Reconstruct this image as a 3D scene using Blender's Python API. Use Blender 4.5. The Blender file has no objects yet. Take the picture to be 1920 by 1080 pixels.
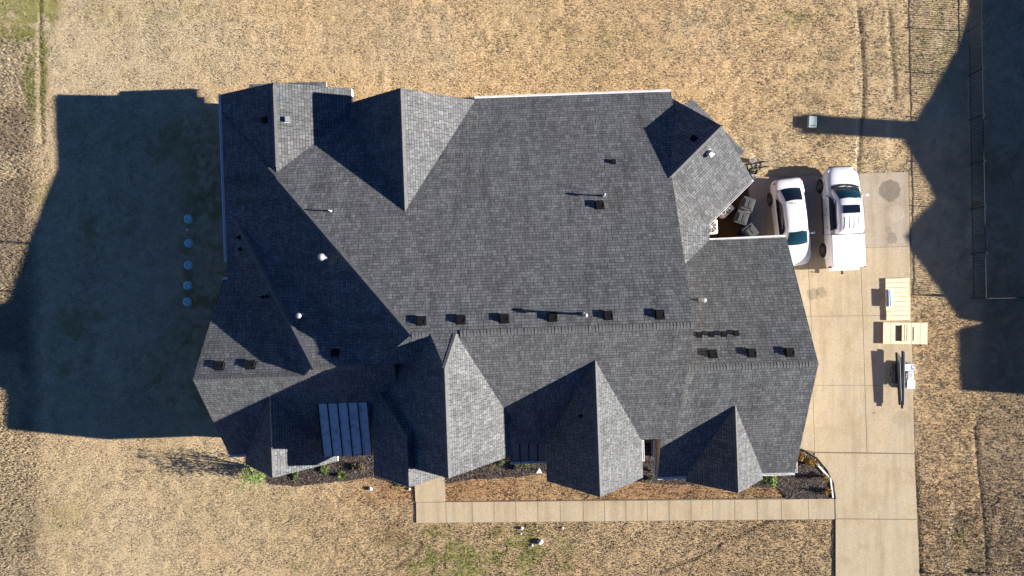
import bpy, bmesh, math, random
import numpy as np
from mathutils import Vector, Matrix
S = bpy.context.scene
C = S.collection
random.seed(5); rng = np.random.default_rng(5)
R = math.radians

# ------------------------------------------------------------------ camera / light
H = 38.8; F = 1280.0                      # drone height, focal length in 1920-wide pixels
cam = bpy.data.cameras.new('camera'); cam.sensor_width = 36; cam.lens = 24
cam.clip_start = 0.5; cam.clip_end = 2000
co = bpy.data.objects.new('camera', cam); C.objects.link(co)
co.location = (0, 0, H); S.camera = co
SLOPE = 0.060; TAN = 0.356
ELEV = math.atan(TAN)
w = bpy.data.worlds.new('World'); S.world = w; w.use_nodes = True
nt = w.node_tree; bg = nt.nodes['Background']
sky = nt.nodes.new('ShaderNodeTexSky'); sky.sky_type = 'NISHITA'; sky.sun_disc = False
sd = Vector((math.cos(ELEV), -SLOPE * math.cos(ELEV), math.sin(ELEV))).normalized()   # towards the sun
sky.sun_elevation = ELEV; sky.sun_rotation = math.atan2(sd.x, sd.y)
sky.air_density = 1.0; sky.dust_density = 0.0; sky.ozone_density = 2.0
tint = nt.nodes.new('ShaderNodeMix'); tint.data_type = 'RGBA'; tint.blend_type = 'MULTIPLY'; tint.inputs[0].default_value = 1
tint.inputs[7].default_value = (0.27, 0.44, 0.76, 1)
nt.links.new(sky.outputs[0], tint.inputs[6]); nt.links.new(tint.outputs[2], bg.inputs[0]); bg.inputs[1].default_value = 0.05
sl = bpy.data.lights.new('sun', 'SUN'); sl.energy = 5.0; sl.angle = R(0.5); sl.color = (1.0, 0.93, 0.82)
so = bpy.data.objects.new('sun', sl); C.objects.link(so)
so.rotation_euler = sd.to_track_quat('Z', 'Y').to_euler()
S.view_settings.view_transform = 'Standard'; S.view_settings.look = 'None'
S.view_settings.exposure = 1.5; S.view_settings.gamma = 1.0

# ------------------------------------------------------------------ helpers
ROT = 0.036
def W(px, py, h=0.0):                      # pixel of a 1920x1080 survey picture + height -> world
    k = (H - h) / F
    return Vector(((px - 960) * k, (540 - py) * k, h))
def hw(U, V, z=0.0):                       # house frame (metres) -> world
    return Vector((U + ROT * V, -(V - ROT * U), z))
def uv_of(x, y):
    dx, dy = x, -y; n = 1 + ROT * ROT
    return (dx - ROT * dy) / n, (dy + ROT * dx) / n
def tag(o, label=None, cat=None, group=None, kind=None):
    if label: o['label'] = label
    if cat: o['category'] = cat
    if group: o['group'] = group
    if kind: o['kind'] = kind
    return o
def empty(name, loc=(0, 0, 0), rz=0, label=None, cat=None, group=None):
    o = bpy.data.objects.new(name, None); C.objects.link(o); o.location = loc
    o.rotation_euler = (0, 0, rz); o.empty_display_size = .3
    return tag(o, label, cat, group)
def obj(name, bm, mats, parent=None, smooth=False, mod=None):
    me = bpy.data.meshes.new(name)
    if isinstance(bm, bmesh.types.BMesh):
        bm.to_mesh(me); bm.free()
    else:
        me.from_pydata(*bm)
    if not isinstance(mats, (list, tuple)): mats = [mats]
    for m in mats: me.materials.append(m)
    if smooth:
        me.polygons.foreach_set('use_smooth', [True] * len(me.polygons))
    o = bpy.data.objects.new(name, me); C.objects.link(o)
    if parent: o.parent = parent
    return o
def box(bm, x0, y0, z0, x1, y1, z1, mat=0, M=None, bev=0):
    v = [bm.verts.new((x, y, z)) for z in (z0, z1) for y in (y0, y1) for x in (x0, x1)]
    fs = [bm.faces.new([v[i] for i in f]) for f in ((0, 2, 3, 1), (4, 5, 7, 6), (0, 1, 5, 4), (2, 6, 7, 3), (0, 4, 6, 2), (1, 3, 7, 5))]
    for f in fs: f.material_index = mat
    if bev:
        es = list({e for f in fs for e in f.edges})
        r = bmesh.ops.bevel(bm, geom=es, offset=bev, segments=2, affect='EDGES', profile=.5)
        v = list({q for f in r['faces'] for q in f.verts} | {q for f in fs if f.is_valid for q in f.verts})
    if M is not None:
        for q in v: q.co = M @ q.co
    return v
def cyl(bm, p0, p1, r0, r1=None, n=12, mat=0, caps=True):
    p0, p1 = Vector(p0), Vector(p1); r1 = r0 if r1 is None else r1
    d = (p1 - p0).normalized(); a = d.orthogonal().normalized(); b = d.cross(a)
    A = []; B = []
    for i in range(n):
        t = 2 * math.pi * i / n; q = a * math.cos(t) + b * math.sin(t)
        A.append(bm.verts.new(p0 + q * r0)); B.append(bm.verts.new(p1 + q * r1))
    for i in range(n):
        f = bm.faces.new((A[i], A[(i + 1) % n], B[(i + 1) % n], B[i])); f.material_index = mat; f.smooth = True
    if caps:
        f = bm.faces.new(A[::-1]); f.material_index = mat
        f = bm.faces.new(B); f.material_index = mat
def lathe(bm, prof, n=20, M=None, mat=0):
    rings = []
    for r, z in prof:
        ring = []
        for i in range(n):
            t = 2 * math.pi * i / n
            p = Vector((r * math.cos(t), r * math.sin(t), z))
            ring.append(bm.verts.new(M @ p if M is not None else p))
        rings.append(ring)
    for a, b in zip(rings, rings[1:]):
        for i in range(n):
            f = bm.faces.new((a[i], a[(i + 1) % n], b[(i + 1) % n], b[i])); f.smooth = True; f.material_index = mat
    f = bm.faces.new(rings[-1]); f.material_index = mat; f.smooth = True
def BM(): return bmesh.new()
def copy_tree(o, parent=None):
    c = o.copy(); C.objects.link(c)
    if parent: c.parent = parent
    for ch in list(o.children): copy_tree(ch, c)
    return c

# ------------------------------------------------------------------ materials
def mat(name, col, rough=.6, metal=0, spec=.5, coat=0):
    m = bpy.data.materials.new(name); m.use_nodes = True
    b = m.node_tree.nodes['Principled BSDF']
    b.inputs['Base Color'].default_value = (*col, 1); b.inputs['Roughness'].default_value = rough
    b.inputs['Metallic'].default_value = metal; b.inputs['Specular IOR Level'].default_value = spec
    b.inputs['Coat Weight'].default_value = coat
    return m
class N:
    def __init__(s, m): s.t = m.node_tree; s.b = s.t.nodes['Principled BSDF']
    def new(s, k, **kw):
        n = s.t.nodes.new(k)
        for a, v in kw.items():
            if hasattr(n, a): setattr(n, a, v)
            else: n.inputs[a.replace('_', ' ')].default_value = v
        return n
    def l(s, a, b): s.t.links.new(a, b)
    def noise(s, vec, scale, detail=4, rough=.6, dist=0):
        n = s.new('ShaderNodeTexNoise', Scale=scale, Detail=detail, Roughness=rough, Distortion=dist)
        s.l(vec, n.inputs['Vector']); return n
    def ramp(s, fac, stops):
        r = s.new('ShaderNodeValToRGB'); e = r.color_ramp.elements
        while len(e) < len(stops): e.new(.5)
        for q, (p, c) in zip(e, stops):
            q.position = p; q.color = (*c, 1) if len(c) == 3 else c
        s.l(fac, r.inputs[0]); return r
    def mix(s, fac, a, b, blend='MIX'):
        n = s.new('ShaderNodeMix'); n.data_type = 'RGBA'; n.blend_type = blend
        for k, v in ((0, fac), (6, a), (7, b)):
            if hasattr(v, 'is_linked'): s.l(v, n.inputs[k])
            elif k == 0: n.inputs[0].default_value = v
            else: n.inputs[k].default_value = (*v, 1)
        return n.outputs[2]
    def bump(s, h, strength=.5, dist=.02, normal=None):
        n = s.new('ShaderNodeBump', Strength=strength, Distance=dist); s.l(h, n.inputs['Height'])
        if normal is not None: s.l(normal, n.inputs['Normal'])
        return n.outputs[0]
def coords(n): return n.new('ShaderNodeNewGeometry').outputs['Position']
def noisy(name, a, b, scale, rough=.8, bump=.3, bd=.01, stops=(.35, .65), detail=6, **kw):
    m = mat(name, a, rough, **kw); n = N(m); p = coords(n)
    x = n.noise(p, scale, detail, .65)
    r = n.ramp(x.outputs[0], [(stops[0], a), (stops[1], b)])
    n.l(r.outputs[0], n.b.inputs['Base Color'])
    if bump: n.l(n.bump(x.outputs[0], bump, bd), n.b.inputs['Normal'])
    return m

def shingle_mat(name, base, tint):
    m = mat(name, base, .9, spec=.08); n = N(m)
    uv = n.new('ShaderNodeUVMap').outputs[0]
    def brick(bw, rh, off, c1, c2, tab_shade, ms):
        mp = n.new('ShaderNodeMapping'); n.l(uv, mp.inputs[0]); mp.inputs['Location'].default_value = off
        b = n.new('ShaderNodeTexBrick', Scale=1.0, Mortar_Size=ms, Mortar_Smooth=.3, Bias=0.0, Brick_Width=bw, Row_Height=rh)
        b.offset = .37; b.offset_frequency = 3; b.squash = .7; b.squash_frequency = 2
        n.l(mp.outputs[0], b.inputs['Vector'])
        b.inputs['Color1'].default_value = (*c1, 1); b.inputs['Color2'].default_value = (*c2, 1); b.inputs['Mortar'].default_value = (*tab_shade, 1)
        return b
    w_ = (1, 1, 1)
    b1 = brick(.34, .145, (0, 0, 0), (.78,) * 3, (1.17,) * 3, (.30,) * 3, .012)  # dark lines imitate the shadow along the shingle tab edges
    b2 = brick(.23, .29, (.11, .145, 0), (.84,) * 3, (1.15,) * 3, (.52,) * 3, .012)
    col = n.mix(1.0, b1.outputs[0], b2.outputs[0], 'MULTIPLY')
    p = coords(n)
    big = n.noise(p, .35, 3, .5)
    tr = n.ramp(big.outputs[0], [(.35, base), (.65, tint)])
    fine = n.noise(p, 38, 3, .7)
    fr = n.ramp(fine.outputs[0], [(.3, (.72,) * 3), (.7, (1.25,) * 3)])
    col = n.mix(1.0, col, tr.outputs[0], 'MULTIPLY')
    col = n.mix(1.0, col, fr.outputs[0], 'MULTIPLY')
    ms = n.new('ShaderNodeMapping'); n.l(uv, ms.inputs[0]); ms.inputs['Scale'].default_value = (1.6, .22, 1)
    stk = n.noise(ms.outputs[0], 1.0, 5, .65)
    sr = n.ramp(stk.outputs[0], [(.30, (.76, .75, .74)), (.5, (1, 1, 1)), (.72, (1.13, 1.13, 1.11))])
    col = n.mix(1.0, col, sr.outputs[0], 'MULTIPLY')
    n.l(col, n.b.inputs['Base Color'])
    n.l(n.bump(b1.outputs[0], .6, .012, n.bump(fine.outputs[0], .35, .01)), n.b.inputs['Normal'])
    return m
M_SH = shingle_mat('shingles', (.139, .140, .150), (.130, .140, .149))
M_CAP = noisy('cap_shingles', (.075, .078, .082), (.12, .122, .127), 7, .85, .3)
M_WHITE = noisy('white_trim', (.70, .71, .72), (.80, .80, .80), 3, .45, 0)
M_SOFFIT = mat('soffit', (.55, .54, .5), .6)
def brick_wall():
    m = mat('brick', (.3, .2, .14), .85); n = N(m)
    b = n.new('ShaderNodeTexBrick', Scale=1.0, Mortar_Size=.01, Brick_Width=.22, Row_Height=.075)
    b.inputs['Color1'].default_value = (.33, .22, .15, 1); b.inputs['Color2'].default_value = (.24, .15, .10, 1); b.inputs['Mortar'].default_value = (.5, .45, .38, 1)
    n.l(n.new('ShaderNodeUVMap').outputs[0], b.inputs['Vector']); n.l(b.outputs[0], n.b.inputs['Base Color'])
    n.l(n.bump(b.outputs[1], -.4, .01), n.b.inputs['Normal'])
    return m
M_BRICK = brick_wall()
M_GLASS = mat('dark_glass', (.012, .016, .022), .05, spec=.8)
M_VENT = noisy('vent_metal', (.005, .005, .006), (.010, .010, .011), 9, .8, 0, spec=.15)
M_GALV = noisy('galvanised', (.36, .37, .39), (.5, .5, .51), 20, .35, 0, metal=.3)
M_METALROOF = noisy('metal_roofing', (.34, .33, .31), (.60, .57, .53), 3.1, .75, .1, .01, stops=(.36, .50), spec=.2)
M_BLACK = mat('black_plastic', (.012, .012, .013), .5)
M_RUBBER = mat('rubber', (.015, .015, .015), .8)
M_WOOD = noisy('plywood', (.66, .55, .36), (.80, .69, .49), 5, .7, .1)
M_WOOD_D = noisy('red_wood', (.16, .04, .03), (.24, .07, .05), 8, .8, .1)

# ------------------------------------------------------------------ ground
drive_edge = [(1702, 322), (1706, 500), (1710, 700), (1714, 850), (1724, 1080), (1732, 1290)]
def lerp_pts(pts, y):
    for (x0, y0), (x1, y1) in zip(pts, pts[1:]):
        if y <= y1: return x0 + (x1 - x0) * (y - y0) / (y1 - y0)
    return pts[-1][0]
def inpoly(px, py, poly):
    r = np.zeros(px.shape, bool); n = len(poly)
    for i in range(n):
        x0, y0 = poly[i]; x1, y1 = poly[(i + 1) % n]
        if y0 == y1: continue
        c = ((y0 > py) != (y1 > py)) & (px < (x1 - x0) * (py - y0) / (y1 - y0) + x0)
        r ^= c
    return r
P_DRIVE = [(1402, 333), (1702, 322), (1706, 500), (1710, 700), (1714, 850), (1724, 1080), (1734, 1300), (1566, 1300), (1565, 935), (1560, 905), (1548, 880), (1527, 857), (1500, 842), (1430, 838), (1402, 440)]
P_WALK = [(778, 870), (834, 868), (836, 940), (1565, 933), (1565, 974), (780, 981)]
P_HOUSE = [(440, 200), (640, 200), (880, 215), (1220, 205), (1330, 250), (1390, 320), (1320, 430), (1430, 445), (1430, 830), (1210, 850), (1190, 860), (1040, 860), (1020, 800), (900, 830), (740, 830), (700, 780), (480, 800), (440, 770), (410, 700), (440, 500)]
M1 = [(470, 800), (700, 790), (705, 840), (778, 850), (778, 912), (760, 914), (735, 905), (700, 893), (650, 902), (600, 906), (560, 912), (510, 908), (465, 880)]
M2 = [(836, 800), (1060, 800), (1200, 830), (1430, 840), (1440, 862), (1445, 915), (1400, 912), (1360, 913), (1320, 907), (1280, 909), (1230, 906), (1190, 902), (1100, 905), (1020, 886), (980, 893), (940, 896), (880, 899), (836, 907)]
M3 = [(1425, 862), (1484, 836), (1502, 842), (1529, 857), (1549, 880), (1561, 905), (1565, 934), (1475, 936), (1462, 918), (1440, 905)]
P_DIRT = [(1318, 340), (1404, 334), (1404, 450), (1318, 450)]
ruts = [([(74, -80), (75, 120), (79, 270)], .08, .06), ([(1610, 20), (1617, 80), (1621, 150), (1619, 215), (1610, 300), (1608, 330)], .09, .06),
        ([(1669, 20), (1673, 80), (1678, 140), (1680, 180)], .09, .05), ([(1829, 800), (1836, 880), (1845, 960), (1851, 1030), (1852, 1300)], .09, .07),
        ([(1716, 850), (1722, 940), (1726, 1020), (1727, 1090)], .09, .06),
        ([(1352, 1022), (1318, 1042), (1250, 1070)], .07, .03), ([(790, 1020), (780, 1040), (745, 1064)], .10, .05), ([(1450, 975), (1405, 995), (1380, 1010)], .09, .05)]
def axis(lo, hi, step, far):
    a = list(np.arange(lo, hi + 1e-6, step)); d = step; x = hi; r = []
    while x < far: d *= 1.5; x += d; r.append(x)
    d = step; x = lo; l = []
    while x > -far: d *= 1.5; x -= d; l.append(x)
    return np.array(l[::-1] + a + r)
def vnoise(x, y, s, seed):
    r = np.random.default_rng(seed); g = r.random((256, 256))
    X = x / s; Y = y / s; xi = np.floor(X).astype(int); yi = np.floor(Y).astype(int)
    fx = X - xi; fy = Y - yi; fx = fx * fx * (3 - 2 * fx); fy = fy * fy * (3 - 2 * fy)
    a = g[xi % 256, yi % 256]; b = g[(xi + 1) % 256, yi % 256]; c = g[xi % 256, (yi + 1) % 256]; d = g[(xi + 1) % 256, (yi + 1) % 256]
    return (a * (1 - fx) + b * fx) * (1 - fy) + (c * (1 - fx) + d * fx) * fy
def fbm(x, y, s, seed, o=4):
    t = 0; a = .5
    for k in range(o): t = t + a * vnoise(x, y, s / 2 ** k, seed + k); a *= .5
    return t / (1 - .5 ** o)
def ssm(a, b, x):
    t = np.clip((x - a) / (b - a), 0, 1); return t * t * (3 - 2 * t)
def ground_fields(x, y):
    px = 960 + x * F / H; py = 540 - y * F / H
    tan_ = np.array([.51, .395, .232]); gold = np.array([.585, .425, .235]); grey = np.array([.42, .355, .235])
    brown = np.array([.34, .245, .125]); green = np.array([.235, .235, .085]); dk = np.array([.225, .18, .125])
    n1 = fbm(x, y, 7, 11); n2 = fbm(x, y, 2.2, 31); n3 = fbm(x, y, .8, 51, 3); n6 = vnoise(x, y, .22, 77)
    c = tan_ * np.ones(x.shape + (3,))
    def mixc(k, col, c):
        k = np.clip(k, 0, 1)[..., None]; return c * (1 - k) + col * k
    topc = ssm(350, 700, px) * (1 - ssm(1400, 1700, px)) * (1 - ssm(200, 330, py))
    c = mixc(topc * .75, gold, c)
    c = mixc(ssm(.50, .70, n1) * .6, grey, c)
    c = mixc((1 - ssm(420, 760, px)) * ssm(760, 900, py) * .55, np.array([.45, .375, .24]), c)
    c = mixc((1 - ssm(250, 480, px)) * (1 - ssm(250, 400, py)) * .5, np.array([.45, .385, .265]), c)
    low = ssm(870, 960, py)
    c = mixc(low * .55 * ssm(480, 760, px), np.array([.40, .285, .155]), c)
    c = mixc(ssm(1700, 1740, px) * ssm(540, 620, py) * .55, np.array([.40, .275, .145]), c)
    strip = ssm(850, 870, py) * (1 - ssm(925, 960, py)) * ssm(600, 760, px) * (1 - ssm(1500, 1560, px))
    c = mixc(strip * .85, np.array([.34, .205, .105]), c)
    # green patches
    def blob(cx, cy, rx, ry, col, k):
        nonlocal c
        d = ((px - cx) / rx) ** 2 + ((py - cy) / ry) ** 2
        c = mixc((1 - ssm(.1, 1.5, d)) * k * .8 * ssm(.44, .62, n2 * .35 + n3 * .45 + n6 * .2 + max(0, k - 1) * .12), col, c)
    for g in ((30, 12, 80, 70, green, 2.6), (66, 110, 24, 130, green, 2.2), (900, 1045, 200, 65, green, 1.4), (850, 1010, 60, 30, green, .8), (70, 350, 40, 40, green, .6), (975, 1025, 60, 45, green, 1.1), (1460, 20, 80, 50, green, .7),
              (1080, 80, 160, 45, green, .5), (570, 1068, 40, 25, green, .8), (1800, 1000, 30, 25, green, .9), (1745, 60, 60, 120, green, .55), (270, 20, 150, 30, green, .4),
              (1750, 130, 30, 60, green, .5), (250, 100, 150, 80, grey, .8), (1355, 60, 120, 60, grey, .6), (120, 970, 50, 30, green, .5)):
        blob(*g)
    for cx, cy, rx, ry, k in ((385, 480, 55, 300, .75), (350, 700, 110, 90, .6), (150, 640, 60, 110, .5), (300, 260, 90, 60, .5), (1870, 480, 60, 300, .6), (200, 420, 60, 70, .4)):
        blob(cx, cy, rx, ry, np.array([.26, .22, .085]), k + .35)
    for cx, cy, rx, ry in ((1525, 185, 26, 16), (1545, 262, 28, 16), (1420, 270, 14, 10), (745, 1000, 60, 35), (980, 990, 160, 16), (690, 950, 30, 20)):
        blob(cx, cy, rx, ry, np.array([.20, .14, .085]), .8)
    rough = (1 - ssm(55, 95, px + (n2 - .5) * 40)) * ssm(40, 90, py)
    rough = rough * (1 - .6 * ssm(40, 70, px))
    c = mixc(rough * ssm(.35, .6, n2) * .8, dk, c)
    c = mixc(ssm(.55, .75, n3) * .25, brown, c)
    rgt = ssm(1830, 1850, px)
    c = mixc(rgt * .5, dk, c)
    # ruts: sunken lines, their shadow also painted as dark colour
    dep = np.zeros(x.shape)
    for pts, wd, dp in ruts:
        q = [W(*p) for p in pts]
        dm = np.full(x.shape, 9.0)
        for a, b in zip(q, q[1:]):
            ax, ay = a.x, a.y; vx, vy = b.x - ax, b.y - ay; L = vx * vx + vy * vy
            t = np.clip(((x - ax) * vx + (y - ay) * vy) / L, 0, 1)
            dm = np.minimum(dm, np.hypot(x - ax - t * vx, y - ay - t * vy))
        k = np.exp(-(dm / wd) ** 2)
        dep = np.maximum(dep, k * dp)
        c = mixc(k * .65, np.array([.10, .075, .045]), c)
    for pts in ([(1605, 25), (1608, 150), (1606, 320)], [(1664, 25), (1668, 150), (1665, 320)], [(1788, 940), (1780, 1010), (1776, 1080)], [(68, 60), (70, 270)]):
        q = [W(*p) for p in pts]
        for a, b in zip(q, q[1:]):
            ax, ay = a.x, a.y; vx, vy = b.x - ax, b.y - ay; L = vx * vx + vy * vy
            t = np.clip(((x - ax) * vx + (y - ay) * vy) / L, 0, 1)
            c = mixc(np.exp(-(np.hypot(x - ax - t * vx, y - ay - t * vy) / .10) ** 2) * .7, np.array([.66, .55, .36]), c)
    dirt = inpoly(px, py, P_DIRT)
    c[dirt] = np.array([.075, .045, .022])
    n4 = fbm(x, y, 3.2, 131); n5 = fbm(x * 1.0, y * .12, .5, 171, 3)      # patches and faint mower lines along y
    c = mixc(ssm(.52, .72, n4) * .30, np.array([.36, .30, .17]), c)
    c = mixc(ssm(.50, .30, n4) * .0, tan_, c)
    c *= (.93 + .44 * n1)[..., None] * np.array([1.0, .965, .97])
    c *= (.93 + .14 * n5)[..., None]
    c *= (.90 + .20 * n3)[..., None]
    return c, dep, rough, px, py, n2, n3
xs = axis(-31, 31, .11, 900); ys = axis(-18.5, 18.5, .11, 900)
GX, GY = np.meshgrid(xs, ys, indexing='ij')
gc, dep, rough, gpx, gpy, gn2, gn3 = ground_fields(GX, GY)
near = np.exp(-np.maximum(0, np.hypot(GX / 34, GY / 22) - 1) * 3)
fn = fbm(GX, GY, .45, 71, 3)
GZ = -.015 - dep - .05 * (1 - fn) - rough * .10 * (1 - vnoise(GX, GY, .35, 91)) 
GZ -= inpoly(GX * F / H + 960, 540 - GY * F / H, P_DRIVE) * .05
nx, ny = len(xs), len(ys)
me = bpy.data.meshes.new('ground')
me.vertices.add(nx * ny); me.vertices.foreach_set('co', np.stack([GX, GY, GZ], -1).reshape(-1).astype(np.float32))
i = np.arange(nx * ny).reshape(nx, ny)
q = np.stack([i[:-1, :-1], i[1:, :-1], i[1:, 1:], i[:-1, 1:]], -1).reshape(-1, 4)
me.loops.add(q.size); me.loops.foreach_set('vertex_index', q.reshape(-1).astype(np.int32))
me.polygons.add(len(q)); me.polygons.foreach_set('loop_start', (np.arange(len(q)) * 4).astype(np.int32))
me.polygons.foreach_set('use_smooth', np.ones(len(q), bool))
me.update(calc_edges=True)
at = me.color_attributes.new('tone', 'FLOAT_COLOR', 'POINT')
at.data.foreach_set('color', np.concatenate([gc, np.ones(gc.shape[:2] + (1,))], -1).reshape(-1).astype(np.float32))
M_GROUND = mat('dry_turf', (.4, .3, .2), .95, spec=.1); n = N(M_GROUND)
vc = n.new('ShaderNodeVertexColor'); vc.layer_name = 'tone'; p = coords(n)
nz = n.noise(p, 12, 5, .65, .5); nz2 = n.noise(p, 36, 3, .7)
k1 = n.ramp(nz.outputs[0], [(.32, (.78, .76, .73)), (.66, (1.13, 1.13, 1.12))])
k2 = n.ramp(nz2.outputs[0], [(.3, (.75, .73, .7)), (.7, (1.2,) * 3)])
cc = n.mix(1, n.mix(1, vc.outputs[0], k1.outputs[0], 'MULTIPLY'), k2.outputs[0], 'MULTIPLY')
n.l(cc, n.b.inputs['Base Color'])
n.l(n.bump(nz.outputs[0], .7, .03, n.bump(nz2.outputs[0], .4, .012)), n.b.inputs['Normal'])
me.materials.append(M_GROUND)
g = bpy.data.objects.new('ground', me); C.objects.link(g); g['kind'] = 'structure'

# grass blades: one uncountable mass
def grass():
    NB = 850000
    x = rng.uniform(-30.5, 30.5, NB); y = rng.uniform(-17.8, 17.8, NB)
    px = 960 + x * F / H; py = 540 - y * F / H
    ok = ~(inpoly(px, py, P_DRIVE) | inpoly(px, py, P_WALK) | inpoly(px, py, P_HOUSE) | inpoly(px, py, M1) | inpoly(px, py, M2) | inpoly(px, py, M3) | inpoly(px, py, P_DIRT))
    x, y = x[ok], y[ok]
    c, dep, rough, px, py, n2, n3 = ground_fields(x, y)
    keep = dep < .05; x, y, c, rough, px, py, n3 = x[keep], y[keep], c[keep], rough[keep], px[keep], py[keep], n3[keep]
    m = len(x)
    long_ = ssm(850, 960, py) * .5 * ssm(400, 800, px) + rough * .9 + (px > 1715) * (py > 560) * .35
    ln = rng.uniform(.035, .09, m) * (1 + long_); wd = rng.uniform(.010, .022, m) * (1 + .5 * long_)
    th = rng.uniform(0, 2 * math.pi, m) ; up = rng.uniform(.25, .95, m)
    dx = np.cos(th); dy = np.sin(th)
    z0 = -.05 + rng.uniform(-.01, .01, m)
    b0 = np.stack([x - dy * wd, y + dx * wd, z0], -1); b1 = np.stack([x + dy * wd, y - dx * wd, z0], -1)
    tip = np.stack([x + dx * ln * np.sqrt(1 - up * up * .8), y + dy * ln * np.sqrt(1 - up * up * .8), z0 + .03 + ln * up * .7], -1)
    V = np.stack([b0, b1, tip], 1).reshape(-1, 3)
    me = bpy.data.meshes.new('grass')
    me.vertices.add(3 * m); me.vertices.foreach_set('co', V.reshape(-1).astype(np.float32))
    me.loops.add(3 * m); me.loops.foreach_set('vertex_index', np.arange(3 * m, dtype=np.int32))
    me.polygons.add(m); me.polygons.foreach_set('loop_start', np.arange(m, dtype=np.int32) * 3)
    me.update(calc_edges=True)
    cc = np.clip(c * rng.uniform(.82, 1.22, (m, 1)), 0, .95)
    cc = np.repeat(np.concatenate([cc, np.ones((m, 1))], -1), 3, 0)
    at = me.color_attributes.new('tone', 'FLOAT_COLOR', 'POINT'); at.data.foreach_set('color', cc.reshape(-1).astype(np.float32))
    mt = mat('grass_blades', (.4, .3, .2), .8, spec=.15); n = N(mt)
    v = n.new('ShaderNodeVertexColor'); v.layer_name = 'tone'; n.l(v.outputs[0], n.b.inputs['Base Color'])
    ge = n.new('ShaderNodeNewGeometry'); sc = n.new('ShaderNodeVectorMath', operation='SCALE'); n.l(ge.outputs['Normal'], sc.inputs[0]); sc.inputs['Scale'].default_value = .32
    ad = n.new('ShaderNodeVectorMath', operation='ADD'); n.l(sc.outputs[0], ad.inputs[0]); ad.inputs[1].default_value = (0, 0, .75)
    nm = n.new('ShaderNodeVectorMath', operation='NORMALIZE'); n.l(ad.outputs[0], nm.inputs[0]); n.l(nm.outputs[0], n.b.inputs['Normal'])
    me.materials.append(mt)
    o = bpy.data.objects.new('grass', me); C.objects.link(o)
    tag(o, 'dry tan winter grass covering the whole lawn', 'grass', None, 'stuff')
grass()

# ------------------------------------------------------------------ paving
def concrete():
    m = mat('concrete', (.5, .4, .28), .9, spec=.2); n = N(m); p = coords(n)
    a = n.noise(p, .8, 4, .6); b = n.noise(p, 14, 4, .75); d = n.noise(p, 55, 2, .8)
    r = n.ramp(a.outputs[0], [(.3, (.41, .33, .222)), (.5, (.475, .388, .265)), (.62, (.455, .385, .276)), (.75, (.50, .418, .298))])
    r2 = n.ramp(b.outputs[0], [(.25, (.82, .80, .78)), (.6, (1.06,) * 3)])
    r3 = n.ramp(d.outputs[0], [(.32, (.55,) * 3), (.52, (1.08,) * 3)])
    c = n.mix(1, n.mix(1, r.outputs[0], r2.outputs[0], 'MULTIPLY'), r3.outputs[0], 'MULTIPLY')
    mt_ = n.new('ShaderNodeMapping'); n.l(p, mt_.inputs[0]); mt_.inputs['Scale'].default_value = (1.3, .12, 1)
    ty = n.noise(mt_.outputs[0], 1.6, 4, .6)
    c = n.mix(1, c, n.ramp(ty.outputs[0], [(.34, (.86, .84, .82)), (.52, (1, 1, 1)), (.7, (1.06, 1.05, 1.03))]).outputs[0], 'MULTIPLY')
    vo = n.new('ShaderNodeTexVoronoi', Scale=.33); vo.feature = 'DISTANCE_TO_EDGE'; wv = n.noise(p, 1.4, 4, .7)
    va = n.new('ShaderNodeVectorMath', operation='ADD'); n.l(p, va.inputs[0]); n.l(wv.outputs[1], va.inputs[1]); n.l(va.outputs[0], vo.inputs['Vector'])
    msk = n.noise(p, .23, 2, .5)
    cr = n.ramp(vo.outputs[0], [(.0, (1, 1, 1)), (.004, (0, 0, 0))]); mk = n.ramp(msk.outputs[0], [(.56, (0, 0, 0)), (.60, (1, 1, 1))])
    c = n.mix(n.mix(1, cr.outputs[0], mk.outputs[0], 'MULTIPLY'), c, (.22, .18, .13))
    # greyer, newer pad at the far end of the drive
    sp = n.new('ShaderNodeSeparateXYZ'); n.l(p, sp.inputs[0])
    st = n.ramp(sp.outputs[1], [(0, (0, 0, 0)), (1, (1, 1, 1))]); st.color_ramp.interpolation = 'LINEAR'
    mr = n.new('ShaderNodeMapRange'); n.l(sp.outputs[1], mr.inputs[0]); mr.inputs[1].default_value = 2.2; mr.inputs[2].default_value = 2.4
    c = n.mix(mr.outputs[0], c, n.mix(1, c, (.86, .88, 1.0), 'MULTIPLY'))
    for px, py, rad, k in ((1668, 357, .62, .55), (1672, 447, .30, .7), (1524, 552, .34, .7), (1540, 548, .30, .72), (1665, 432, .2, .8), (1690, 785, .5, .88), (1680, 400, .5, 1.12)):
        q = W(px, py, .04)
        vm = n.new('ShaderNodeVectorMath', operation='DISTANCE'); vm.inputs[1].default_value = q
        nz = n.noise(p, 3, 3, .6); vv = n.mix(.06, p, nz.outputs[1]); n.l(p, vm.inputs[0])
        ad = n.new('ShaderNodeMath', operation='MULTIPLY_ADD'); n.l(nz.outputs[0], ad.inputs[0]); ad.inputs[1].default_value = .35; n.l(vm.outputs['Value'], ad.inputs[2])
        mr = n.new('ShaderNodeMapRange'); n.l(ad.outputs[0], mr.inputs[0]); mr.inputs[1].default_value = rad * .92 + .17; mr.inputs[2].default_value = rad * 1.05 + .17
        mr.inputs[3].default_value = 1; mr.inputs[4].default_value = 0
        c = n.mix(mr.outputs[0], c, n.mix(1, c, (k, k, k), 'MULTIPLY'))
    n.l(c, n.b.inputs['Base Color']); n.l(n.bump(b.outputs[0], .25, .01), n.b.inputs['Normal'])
    return m
M_CONC = concrete(); M_JOINT = mat('joint_sand', (.19, .145, .10), .95)
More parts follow.
